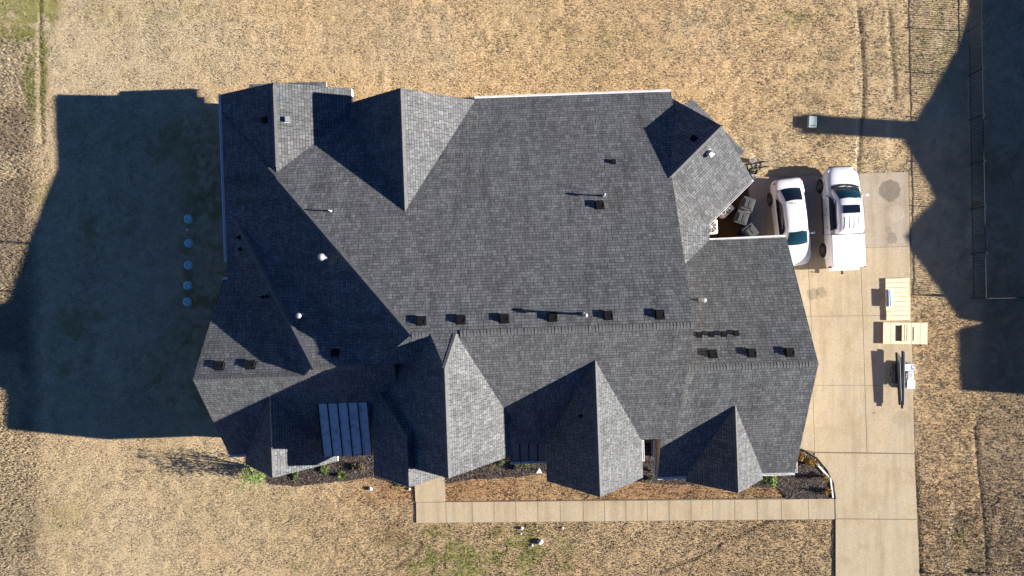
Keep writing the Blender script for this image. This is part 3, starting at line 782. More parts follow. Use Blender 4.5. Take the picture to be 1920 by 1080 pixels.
bm = BM(); box(bm, XC + .2, ca[1][0], 4.5, XC + 1.2, ca[0][0], ca[0][1]); box(bm, XC + .12, ca[1][0] - .06, ca[0][1], XC + 1.28, ca[0][0] + .06, ca[0][1] + .1); uvmap(bm); obj_w('chimney', bm, M_BRICK, nb)
for yy in (-4, 0, 5, 10):
    bm = BM(); box(bm, XC + .24, yy - .6, .9, XC + .297, yy + .6, 2.3); w_ = obj_w('window', bm, M_WHITE, nb)
    bm = BM(); box(bm, XC + .22, yy - .52, .98, XC + .238, yy + .52, 2.22); o = obj('pane', bm, M_GLASS); o.parent = w_; o.matrix_parent_inverse = Matrix.Translation(-Vector(nb.location))

# ------------------------------------------------------------------ fence
M_IRON = mat('black_iron', (.02, .02, .022), .35, spec=.6)
fence = empty('metal_fence', (*W(1818, 560).xy, 0), 0, 'black metal picket fence along the right lawn edge, with a square corner', 'fence')
FH = 1.17
def fence_run(a, b, n):
    a, b = Vector(a), Vector(b); d = (b - a) / n; L = d.length; dn = d.normalized()
    for i in range(n):
        p = a + d * i; q = p + d
        M = Matrix.Translation(p) @ dn.to_track_quat('X', 'Z').to_matrix().to_4x4()
        bm = BM()
        box(bm, .03, -.014, .96 * FH, L - .03, .014, .985 * FH, M=M); box(bm, .03, -.012, .12, L - .03, .012, .145, M=M)
        k = 21
        for j in range(1, k):
            x = L * j / k; box(bm, x - .012, -.0125, .05, x + .012, .0125, FH - .05, M=M)
        obj_w('fence_panel', bm, M_IRON, fence)
    for i in range(n + 1):
        p = a + d * i; bm = BM(); box(bm, p.x - .03, p.y - .03, -.05, p.x + .03, p.y + .03, FH + .05); box(bm, p.x - .037, p.y - .037, FH + .05, p.x + .037, p.y + .037, FH + .075)
        obj_w('fence_post', bm, M_IRON, fence)
fa = W(1823, 559); dirn = (W(1813.5, 0) - W(1823, 559)).normalized(); Lp = 2.53
fence_run(fa, fa + dirn * Lp * 9, 9)
fence_run(fa + Vector((.02, 0, 0)), fa + Vector((Lp * 3, .12, 0)), 3)

# ------------------------------------------------------------------ vehicles
M_PAINT = noisy('white_paint', (.80, .80, .80), (.83, .83, .83), 2, .28, 0, coat=.6)
M_PEARL = noisy('pearl_paint', (.76, .745, .72), (.79, .775, .75), 2, .3, 0, coat=.6)
M_WS = mat('windscreen', (.008, .035, .048), .04, spec=.9)
M_TINT = mat('tinted_glass', (.008, .012, .02), .06, spec=.7)
M_RED = mat('red_lens', (.45, .02, .02), .2, coat=.5)
M_LENS = mat('clear_lens', (.5, .52, .55), .15, coat=.5)
M_RIM = mat('alloy_rim', (.16, .16, .17), .35, metal=.6)
M_CHROME = mat('chrome', (.7, .7, .72), .15, metal=1)
def smooth_loft(stn, caps_=True):
    """stn: list of (y, [(x,z)...half profile bottom->centre])"""
    bm = BM(); rows = []
    for y, pr in stn:
        full = [(-x, z) for x, z in pr] + [(x, z) for x, z in pr[::-1] if x > 1e-6]
        rows.append([bm.verts.new((x, y, z)) for x, z in full])
    for a, b in zip(rows, rows[1:]):
        for i in range(len(a) - 1): bm.faces.new((a[i], b[i], b[i + 1], a[i + 1]))
    if caps_:
        bm.faces.new(rows[0]); bm.faces.new(rows[-1][::-1])
    for a, b in zip(rows, rows[1:]): bm.faces.new((a[-1], b[-1], b[0], a[0]))
    bmesh.ops.recalc_face_normals(bm, faces=bm.faces[:])
    return bm
def subsurf(o, k=2):
    m = o.modifiers.new('smooth', 'SUBSURF'); m.levels = k; m.render_levels = k
    for p in o.data.polygons: p.use_smooth = True
def patch(c00, c10, c11, c01, bulge=(0, 0, 0), n=8, bu=None):
    """bilinear patch (corners ccw) with bulge vector"""
    bm = BM(); g_ = []; c00, c10, c11, c01, bulge = map(Vector, (c00, c10, c11, c01, bulge))
    for i in range(n + 1):
        r = []
        for j in range(n + 1):
            u, v = i / n, j / n
            p = c00 * (1 - u) * (1 - v) + c10 * u * (1 - v) + c11 * u * v + c01 * (1 - u) * v
            k = (1 - (2 * u - 1) ** 2) * .6 + (1 - (2 * v - 1) ** 2) * .4
            r.append(bm.verts.new(p + bulge * k))
        g_.append(r)
    for i in range(n):
        for j in range(n): bm.faces.new((g_[i][j], g_[i + 1][j], g_[i + 1][j + 1], g_[i][j + 1]))
    return bm
def wheel(car, x, y, r, wd, rimr):
    s = 1 if x > 0 else -1
    Mx = Matrix.Translation((x, y, r)) @ Matrix.Rotation(R(90) * s, 4, 'Y')
    bm = BM(); lathe(bm, [(r * .6, -wd / 2), (r * .93, -wd / 2), (r, -wd * .35), (r, wd * .35), (r * .93, wd / 2), (rimr, wd / 2), (rimr, wd * .3), (.02, wd * .3)], 28, Mx)
    wh = obj('wheel', bm, M_RUBBER, car)
    bm = BM()
    lathe(bm, [(rimr, wd * .3), (rimr * .98, wd * .51), (rimr * .86, wd * .49), (rimr * .84, wd * .36), (rimr * .3, wd * .36), (rimr * .25, wd * .48), (.01, wd * .48)], 24, Mx)
    for k in range(5):
        a = 2 * math.pi * k / 5; Mk = Mx @ Matrix.Rotation(a, 4, 'Z'); box(bm, rimr * .2, -.035, wd * .38, rimr * .92, .035, wd * .49, M=Mk)
    obj('rim', bm, M_RIM, wh)
def glass_on(car, name, corners, bulge, m, inset=(.06, .06), lift=(0, 0, .01), n=8):
    c = [Vector(q) for q in corners]
    def bl(u, v): return c[0] * (1 - u) * (1 - v) + c[1] * u * (1 - v) + c[2] * u * v + c[3] * (1 - u) * v
    iu, iv = inset; L = Vector(lift)
    q = [bl(iu, iv) + L, bl(1 - iu, iv) + L, bl(1 - iu, 1 - iv) + L, bl(iu, 1 - iv) + L]
    return obj(name, patch(*q, bulge, n), m, car, smooth=True)
def prof(hw_, zd, zc, zs=.22): return [(hw_ * .90, zs), (hw_ * .985, zs + .12), (hw_, zs + .33), (hw_ * .975, zd - .10), (hw_ * .90, zd - .015), (hw_ * .70, zd + (zc - zd) * .6), (hw_ * .35, zc), (0, zc)]
def arch(car, x, y, r, s):
    bm = BM(); 
    Mx = Matrix.Translation((x, y, r)) @ Matrix.Rotation(R(90) * s, 4, 'Y')
    lathe(bm, [(r * 1.16, -.02), (r * 1.16, .006), (.01, .007)], 28, Mx); return obj('wheel_well', bm, M_BLACK, car)

def sedan():
    # +y = nose
    px, py = 1487, 416; p = W(px, py, .95)
    car = empty('parked_car', (p.x, p.y, .045), R(180) + R(7.0), 'white sedan with tinted rear window, nose tucked behind the garage roof, beside pickup', 'car')
    L = 2.44
    st = [(-L, prof(.62, .80, .80, .34)), (-L + .05, prof(.74, .90, .93, .28)), (-L + .25, prof(.84, .98, 1.03)), (-L + .7, prof(.895, .985, 1.05)), (-1.0, prof(.91, .965, 1.02)), (0, prof(.92, .94, .98)),
          (.9, prof(.915, .92, .97)), (1.5, prof(.905, .88, .95)), (2.0, prof(.87, .80, .86)), (L - .22, prof(.80, .71, .76, .24)), (L - .05, prof(.66, .60, .64, .28)), (L, prof(.50, .52, .54, .32))]
    o = obj('body', smooth_loft(st), M_PEARL, car); subsurf(o)
    # cabin: base corners and roof corners
    zr = 1.43
    rb, rt, ft, fb = -1.95, -1.10, .48, 1.30
    Bl = lambda y, s, x=.80, z=.93: (s * x, y, z)
    T = lambda y, s, x=.57, z=zr: (s * x, y, z)
    cab = [(rb, [(.72, .90), (.66, .98), (.4, 1.00), (.2, 1.0), (0, 1.0)]), ((rb + rt) / 2, [(.80, .92), (.69, 1.14), (.45, 1.22), (.2, 1.235), (0, 1.24)]), (rt, [(.83, .92), (.62, 1.33), (.5, 1.40), (.25, 1.43), (0, 1.435)]),
           (-.3, [(.845, .92), (.61, 1.37), (.5, 1.43), (.25, 1.455), (0, 1.46)]), (ft, [(.83, .92), (.60, 1.33), (.49, 1.39), (.25, 1.42), (0, 1.43)]), ((ft + fb) / 2, [(.80, .90), (.68, 1.12), (.48, 1.19), (.2, 1.22), (0, 1.23)]), (fb, [(.74, .86), (.70, .93), (.45, .965), (.2, .975), (0, .98)])]
    o = obj('roof', smooth_loft(cab), M_PAINT, car); subsurf(o)
    glass_on(car, 'windscreen', [(-.66, fb - .06, .955), (.66, fb - .06, .955), (.50, ft + .06, 1.385), (-.50, ft + .06, 1.385)], (0, .10, .085), M_WS, (.02, .02), (0, .012, .022))
    glass_on(car, 'rear_window', [(.58, rb + .12, 1.00), (-.58, rb + .12, 1.00), (-.48, rt + .02, 1.38), (.48, rt + .02, 1.38)], (0, -.08, .075), M_TINT, (.02, .03), (0, -.012, .02))
    for s in (-1, 1):
        c = [(s * .835, -1.45, .97), (s * .85, .85, .965), (s * .655, .48, 1.30), (s * .68, -1.0, 1.32)]
        glass_on(car, 'side_window', c if s > 0 else c[::-1], (s * .03, 0, .012), M_TINT, (.01, .03), (s * .014, 0, .01))
        for y in (-.95, .1):
            bm = BM(); box(bm, -.012, -.09, -.012, .012, .09, .012, M=Matrix.Translation((s * .925, y, .80)), bev=.004); obj('door_handle', bm, M_PAINT, car)
        bm = BM(); box(bm, -.11, -.05, -.05, .11, .05, .05, bev=.025, M=Matrix.Translation((s * 1.0, .72, .98))); obj('mirror', bm, M_PAINT, car, smooth=True)
        bm = BM(); box(bm, -.17, -.04, -.06, .17, .05, .06, bev=.03, M=Matrix.Translation((s * .67, -L + .17, .86)) @ Matrix.Rotation(R(32) * s, 4, 'Z')); obj('tail_light', bm, M_RED, car, smooth=True)
        bm = BM(); box(bm, -.2, -.05, -.05, .2, .05, .05, bev=.025, M=Matrix.Translation((s * .66, L - .26, .66)) @ Matrix.Rotation(R(-35) * s, 4, 'Z')); obj('headlight', bm, M_LENS, car, smooth=True)
        for y in (-1.42, 1.42):
            arch(car, s * .912, y, .335, s); wheel(car, s * .83, y, .325, .22, .21)
        bm = BM(); box(bm, s * .90 - .003, -1.0, .3, s * .90 + .003, -.985, .9); 
        for y in (-.98, .02, 1.0):
            box(bm, s * .917 - .004, y - .008, .34, s * .917 + .004, y + .008, .9)
        obj('door_seam', bm, M_BLACK, car)
    bm = BM(); lathe(bm, [(.03, 0), (.03, .03), (.012, .07), (.005, .08)], 10, Matrix.Translation((0, -.98, 1.445))); obj('antenna', bm, M_BLACK, car)
    bm = BM(); box(bm, -.24, -L - .012, .55, .24, -L + .02, .68, bev=.005); obj('number_plate', bm, M_LENS, car)
    return car
def pickup():
    p = W(1586, 406, 1.2)
    car = empty('pickup_truck', (p.x, p.y, .045), R(2.6), 'white pickup truck with sunroof and flat white bed cover, parked beside the sedan', 'pickup truck')
    L = 2.82
    def pf(hw_, zd, zc, zs=.36): return [(hw_ * .93, zs), (hw_, zs + .12), (hw_, zs + .4), (hw_ * .99, zd - .12), (hw_ * .93, zd - .02), (hw_ * .72, zd + (zc - zd) * .7), (hw_ * .4, zc), (0, zc)]
    st = [(-L, pf(.90, 1.18, 1.19, .5)), (-L + .04, pf(.95, 1.25, 1.25, .45)), (-L + .4, pf(.965, 1.27, 1.27)), (-1.5, pf(.965, 1.25, 1.25)), (-.92, pf(.955, 1.22, 1.22)), (.2, pf(.95, 1.15, 1.18)), (1.1, pf(.95, 1.14, 1.20)), (1.5, pf(.955, 1.12, 1.19)),
          (2.1, pf(.94, 1.06, 1.14)), (2.5, pf(.88, .98, 1.06, .38)), (L - .1, pf(.76, .86, .93, .4)), (L, pf(.62, .74, .80, .44))]
    o = obj('body', smooth_loft(st), M_PAINT, car); subsurf(o)
    rb, rt, ft, fb = -.98, -.82, .88, 1.66
    cab = [(rb, [(.86, 1.15), (.80, 1.35), (.6, 1.42), (.3, 1.44), (0, 1.44)]), (rt - .04, [(.89, 1.15), (.72, 1.66), (.60, 1.76), (.3, 1.79), (0, 1.79)]), (rt + .1, [(.89, 1.15), (.71, 1.70), (.61, 1.80), (.3, 1.83), (0, 1.83)]), (.2, [(.90, 1.15), (.71, 1.70), (.61, 1.81), (.3, 1.84), (0, 1.84)]),
           (ft - .1, [(.89, 1.13), (.70, 1.64), (.59, 1.75), (.3, 1.79), (0, 1.79)]), ((ft + fb) / 2, [(.86, 1.1), (.76, 1.38), (.55, 1.46), (.3, 1.5), (0, 1.5)]), (fb, [(.80, 1.05), (.76, 1.14), (.5, 1.19), (.3, 1.2), (0, 1.2)])]
    o = obj('roof', smooth_loft(cab), M_PAINT, car); subsurf(o)
    glass_on(car, 'windscreen', [(-.76, fb - .10, 1.20), (.76, fb - .10, 1.20), (.60, ft + .0, 1.72), (-.60, ft + .0, 1.72)], (0, .11, .095), M_WS, (.015, .02), (0, .012, .022))
    glass_on(car, 'sunroof', [(-.47, .12, 1.825), (.47, .12, 1.825), (.46, .56, 1.805), (-.46, .56, 1.805)], (0, 0, .03), M_TINT, (.0, .0), (0, 0, .014))
    for s in (-1, 1):
        c = [(s * .905, -.78, 1.19), (s * .90, 1.2, 1.18), (s * .755, .86, 1.60), (s * .765, -.70, 1.64)]
        glass_on(car, 'side_window', c if s > 0 else c[::-1], (s * .03, 0, .012), M_TINT, (.01, .03), (s * .016, 0, .012))
        bm = BM(); box(bm, s * .90 - .02, .12, 1.17, s * .90 + .025, .19, 1.24); box(bm, s * .83 - .02, .12, 1.3, s * .86, .18, 1.6); bm.free()
        bm = BM(); box(bm, -.13, -.06, -.10, .13, .06, .10, bev=.03, M=Matrix.Translation((s * 1.10, 1.12, 1.26))); obj('mirror', bm, M_PAINT, car, smooth=True)
        bm = BM(); box(bm, -.02, -.03, -.07, .02, .22, .07, bev=.015, M=Matrix.Translation((s * .80, 2.45, .90)) @ Matrix.Rotation(R(22) * s, 4, 'Z')); obj('headlight', bm, M_LENS, car, smooth=True)
        bm = BM(); box(bm, -.03, -.06, -.16, .03, .06, .16, bev=.015, M=Matrix.Translation((s * .93, -L + .06, 1.0))); obj('tail_light', bm, M_RED, car, smooth=True)
        for y in (-1.78, 1.83):
            arch(car, s * .962, y, .385, s); wheel(car, s * .90, y, .385, .27, .235)
            bm = BM()
            for k in range(13):       # fender flare as a bent band
                a0, a1 = R(-8 + k * 15.1), R(-8 + (k + 1) * 15.1)
                q = []
                for a, xx, rr in ((a0, .955, .47), (a1, .955, .47), (a1, 1.0, .455), (a0, 1.0, .455)): q.append(bm.verts.new((s * xx, y + rr * math.cos(a), .385 + rr * math.sin(a))))
                bm.faces.new(q)
                q2 = [bm.verts.new((s * xx, y + rr * math.cos(a), .385 + rr * math.sin(a))) for a, xx, rr in ((a0, 1.0, .455), (a1, 1.0, .455), (a1, .96, .44), (a0, .96, .44))]
                bm.faces.new(q2)
            bmesh.ops.remove_doubles(bm, verts=bm.verts[:], dist=.001)
            obj('fender_flare', bm, M_PAINT, car, smooth=True)
        bm = BM()
        for y in (-.92, .16, 1.22): box(bm, s * .956 - .006, y - .008, .45, s * .956 + .006, y + .008, 1.13)
        obj('door_seam', bm, M_BLACK, car)
        bm = BM(); box(bm, s * .955 - .02, -.9, .40, s * .955 + .03, 1.25, .47, bev=.01); obj('side_step', bm, M_BLACK, car)
        for y in (-.55, .45):
            bm = BM(); box(bm, s * .965 - .012, y - .09, 1.0, s * .965 + .016, y + .09, 1.03, bev=.004); obj('door_handle', bm, M_CHROME, car)
    # cowl, bed cover, tailgate, gap
    bm = BM()
    for k in range(10):
        x0 = -.78 + .156 * k; f = lambda x: fb + .03 - .14 * (x / .78) ** 2
        v = [bm.verts.new(q) for q in ((x0, f(x0), 1.225), (x0 + .156, f(x0 + .156), 1.225), (x0 + .156, f(x0 + .156) + .10, 1.222), (x0, f(x0) + .10, 1.222))]; bm.faces.new(v)
    for v in bm.verts: v.co.z = 1.235 - .05 * (abs(v.co.x) / .78) ** 2
    obj('cowl', bm, M_VENT, car)
    bm = BM(); box(bm, -.90, -L + .06, 1.245, .90, -.99, 1.32, bev=.03); obj('bed_cover', bm, M_PAINT, car, smooth=False)
    bm = BM()
    for y in (-2.15, -1.55): box(bm, -.86, y - .008, 1.3205, .86, y + .008, 1.324)
    obj('cover_seam', bm, M_LENS, car)
    bm = BM()
    for s in (-1, 1):
        box(bm, -.30, -.012, 0, .30, .012, .02, M=Matrix.Translation((s * .32, fb - .06, 1.29)) @ Matrix.Rotation(R(12) * s, 4, 'Z'))
    obj('wiper', bm, M_BLACK, car)
    bm = BM(); box(bm, -.93, -.985, 1.0, .93, -.955, 1.285); obj('bed_gap_seal', bm, M_BLACK, car)
    bm = BM(); box(bm, -.86, -L - .14, .48, .86, -L + .03, .66, bev=.03); obj('rear_bumper', bm, M_PAINT, car)
    bm = BM(); box(bm, -.05, -L - .34, .40, .05, -L - .1, .46); lathe(bm, [(.02, 0), (.02, .05), (.035, .08), (.02, .12)], 10, Matrix.Translation((0, -L - .30, .46))); obj('tow_hitch', bm, M_BLACK, car)
    for k in range(4):
        bm = BM(); x = -.36 + .24 * k; box(bm, x - .012, -.72, 1.832, x + .012, -.08, 1.843, bev=.004); obj('roof_rib', bm, M_PAINT, car)
    bm = BM(); box(bm, -.60, L - .06, .62, .60, L + .02, .82, bev=.02); obj('grille', bm, M_BLACK, car)
    return car
sedan(); pickup()

# ------------------------------------------------------------------ bins, condensers, hand truck
M_BIN = noisy('grey_bin_plastic', (.035, .037, .04), (.06, .063, .066), 6, .6, 0)
M_BLUE = mat('navy_plastic', (.01, .015, .10), .45)
def bin_(px, py, rz, label, body, lid):
    h = 1.05; p = W(px, py, h)
    o = empty('wheelie_bin', (p.x, p.y, .0), R(rz), label, 'trash bin', 'wheeled trash bins beside the house')
    bm = BM(); st = []
    vb = [(-.25, -.27, .06), (.25, -.27, .06), (.25, .25, .06), (-.25, .25, .06)]; vt = [(-.32, -.36, .98), (.32, -.36, .98), (.32, .34, .98), (-.32, .34, .98)]
    a = [bm.verts.new(v) for v in vb]; t = [bm.verts.new(v) for v in vt]; bm.faces.new(a[::-1]); bm.faces.new(t)
    for i in range(4): bm.faces.new((a[i], a[(i + 1) % 4], t[(i + 1) % 4], t[i]))
    bmesh.ops.bevel(bm, geom=bm.edges[:], offset=.03, segments=2, affect='EDGES')
    box(bm, -.34, -.38, .93, .34, .36, .985)
    obj('body', bm, body, o)
    bm = BM(); box(bm, -.34, -.39, .99, .34, .34, 1.03, bev=.015)
    box(bm, -.26, -.30, 1.03, .26, .22, 1.065, bev=.014); box(bm, -.20, -.24, 1.065, -.03, .16, 1.085, bev=.006); box(bm, .03, -.24, 1.065, .20, .16, 1.085, bev=.006)
    obj('lid', bm, lid, o)
    bm = BM(); cyl(bm, (-.30, .40, .97), (.30, .40, .97), .02, n=8); cyl(bm, (-.28, .34, .97), (-.28, .41, .97), .018, n=8); cyl(bm, (.28, .34, .97), (.28, .41, .97), .018, n=8); obj('handle', bm, body, o)
    for s in (-1, 1):
        bm = BM(); cyl(bm, (s * .27, .25, .12), (s * .33, .25, .12), .12, n=18); obj('wheel', bm, M_RUBBER, o)
bin_(1403, 383, -18 + 180, 'dark grey wheeled trash bin, the one farthest from garage roof', M_BIN, M_BIN)
bin_(1392, 407, -18, 'dark grey wheeled trash bin, middle of the three bins', M_BIN, M_BIN)
bin_(1407, 433, 38, 'trash bin with navy rim half hidden by the garage gutter', M_BLUE, M_BIN)
M_ACW = noisy('condenser_white', (.66, .66, .65), (.74, .74, .72), 8, .5, 0); 
def condenser(px, py, rz, label):
    h = .85; p = W(px, py, h); o = empty('air_conditioner', (p.x, p.y, 0), R(rz), label, 'air conditioner', 'outdoor condensers beside the house')
    bm = BM(); box(bm, -.40, -.40, .03, .40, .40, .80, bev=.06); 
    for k in range(14):
        z = .12 + k * .045
        for s in (-1, 1): box(bm, -.33, s * .40 - .008, z, .33, s * .40 + .008, z + .02); box(bm, s * .40 - .008, -.33, z, s * .40 + .008, .33, z + .02)
    obj('cabinet', bm, M_ACW, o)
    bm = BM(); lathe(bm, [(.32, .802), (.32, .806), (.01, .807)], 24); obj('fan_opening', bm, M_VENT, o)
    bm = BM()
    for r_ in (.08, .16, .24, .32):
        for k in range(24):
            a0, a1 = 2 * math.pi * k / 24, 2 * math.pi * (k + 1) / 24
            cyl(bm, (r_ * math.cos(a0), r_ * math.sin(a0), .84), (r_ * math.cos(a1), r_ * math.sin(a1), .84), .007, n=5, caps=False)
    for k in range(8):
        a0 = math.pi * k / 4; cyl(bm, (.03 * math.cos(a0), .03 * math.sin(a0), .845), (.36 * math.cos(a0), .36 * math.sin(a0), .83), .014, n=5)
    lathe(bm, [(.08, .83), (.08, .86), (.01, .865)], 14)
    obj('fan_guard', bm, M_ACW, o)
condenser(1360, 390, 45, 'white air conditioning condenser with fan guard, beside the grey bins')
condenser(1333, 425, 2, 'white condenser tucked in the corner where two gutters meet')
def handtruck():
    p = W(1417, 318, .8); o = empty('hand_truck', (p.x, p.y, 0), R(-12), 'black tubular hand truck standing at the corner of the angled gable', 'hand truck')
    bm = BM()
    for s in (-1, 1): cyl(bm, (s * .2, 0, .1), (s * .2, .12, 1.25), .022, n=8); cyl(bm, (s * .2, 0, .15), (s * .2, -.35, .1), .02, n=8)
    for z in (.3, .6, .9, 1.22): cyl(bm, (-.2, z * .1, z), (.2, z * .1, z), .02, n=8)
    obj('frame', bm, M_BLACK, o)
    bm = BM(); box(bm, -.25, -.42, .04, .25, -.02, .06); obj('toe_plate', bm, M_GALV, o)
    for s in (-1, 1): bm = BM(); cyl(bm, (s * .24, .05, .14), (s * .30, .05, .14), .14, n=16); obj('wheel', bm, M_RUBBER, o)
    # folded boards leaning out
    p = W(1424, 309, .35); o = empty('ladder', (p.x, p.y, 0), R(10), 'short grey ladder lying on the grass behind the hand truck', 'ladder')
    bm = BM(); box(bm, -.65, -.16, .02, .65, -.12, .1); box(bm, -.65, .12, .02, .65, .16, .1); obj('rail', bm, M_VENT, o)
    bm = BM()
    for k in range(5): box(bm, -.55 + k * .26, -.12, .04, -.50 + k * .26, .12, .08)
    obj('rung', bm, M_GALV, o)
handtruck()
def bucket(px, py, r, h, m, label, name='bucket', cat='bucket'):
    p = W(px, py, h); bm = BM()
    lathe(bm, [(r * .8, 0), (r, h), (r * .93, h), (r * .75, .04), (.01, .04)], 20, Matrix.Translation((p.x, p.y, 0)))
    return tag(obj(name, bm, m), label, cat)
bucket(1411, 300, .15, .22, M_WHITE, 'small white ring shaped pot on the grass near the hand truck')
bucket(1416, 332, .08, .3, M_WHITE, 'slim white pipe end standing below the angled gable gutter', 'pipe_stub', 'pipe')

# ------------------------------------------------------------------ building material on the drive
def ply(name, x0, y0, x1, y1, h, label, m, skew=0):
    a, b = W(x0, y0, h), W(x1, y1, h); z0 = .045
    return a, b
def stack_a():
    h = .16; c = W(1683.5, 561, h); o = empty('plywood_stack', (c.x, c.y, .045), R(1.5), 'flat stack of pale boards with metal strips on it, on the drive edge', 'lumber stack')
    wd, ln = 44 / 33.1, 79 / 33.1
    for k in range(3):
        bm = BM(); y = -ln / 2 + .1 + k * (ln - .3) / 2; box(bm, -wd / 2 + .04, y, .0, wd / 2 - .04, y + .1, .06); obj('bearer', bm, M_WOOD, o)
    bm = BM(); nb_ = 9; bw = ln / nb_
    for k in range(nb_):
        j = random.uniform(-.015, .015); box(bm, -wd / 2 + j, -ln / 2 + k * bw + .009, .06, wd / 2 + j, -ln / 2 + (k + 1) * bw - .009, .115 + random.uniform(-.004, .004))
    obj('board', bm, M_WOOD, o)
    q = W(1667, 559, .3); o2 = empty('flashing_bundle', (q.x, q.y, .165), R(2), 'bundle of white and blue grey metal flashing strips on the board stack', 'metal flashing')
    for k, (dx, m) in enumerate(((-.09, M_GALV), (-.03, M_BLUEG), (.03, M_WHITE), (.09, M_WHITE))):
        bm = BM(); box(bm, dx - .028, -.48, 0, dx + .028, .48, .09 + .03 * (k % 2) + .05, bev=.004); obj('strip', bm, m, o2)
M_BLUEG = mat('blue_grey_metal', (.25, .33, .5), .35, metal=.5)
def stack_b():
    h = .26; c = W(1698.5, 625, h); o = empty('plywood_crate', (c.x, c.y, .045), R(-.5), 'pale plywood crate lid with a rectangular opening and loose boards, half on grass', 'crate')
    wd, ln = 83 / 33.2, 40.5 / 33.2; x0, x1, y0, y1 = -wd / 2, wd / 2, -ln / 2, ln / 2
    ox0, ox1, oy0, oy1 = x0 + .68, x0 + 1.40, y0 + .17, y1 - .17
    bm = BM()
    box(bm, x0, y0, .13, ox0, y1, .17); box(bm, ox1, y0, .13, x1, y1, .17); box(bm, ox0 + .001, y0, .13, ox1 - .001, oy0, .17); box(bm, ox0 + .001, oy1, .13, ox1 - .001, y1, .17)
    obj('panel', bm, M_WOOD, o)
    bm = BM(); box(bm, x0 + .01, y0 + .01, 0, x0 + .05, y1 - .01, .128); obj('end_board', bm, M_WOOD_D, o)
    bm = BM()
    for yy in (y0 + .02, y1 - .07): box(bm, x0 + .06, yy, 0, x1 - .03, yy + .05, .128)
    box(bm, x1 - .06, y0 + .08, 0, x1 - .02, y1 - .08, .128); obj('side_board', bm, M_WOOD, o)
    for k, (xx, ww) in enumerate(((ox0 + .36, .13), (ox0 + .51, .10), (ox0 + .64, .15))):
        bm = BM(); box(bm, xx, oy0 - .02, .172, xx + ww, oy1 + .03, .20 + .01 * k); obj('loose_board', bm, M_WOOD, o)
    bm = BM(); box(bm, x1 - .78, y0 + .2, .172, x1 - .66, y1 - .25, .195); obj('loose_board', bm, M_WOOD, o)
    for xx in (x0 + .42, x1 - .42, x1 - .9): 
        bm = BM(); box(bm, xx, y0, .1705, xx + .012, y1, .1735); obj('panel_seam', bm, M_WOOD_D2, o)
M_WOOD_D2 = mat('seam_brown', (.3, .2, .12), .8)
stack_a(); stack_b()
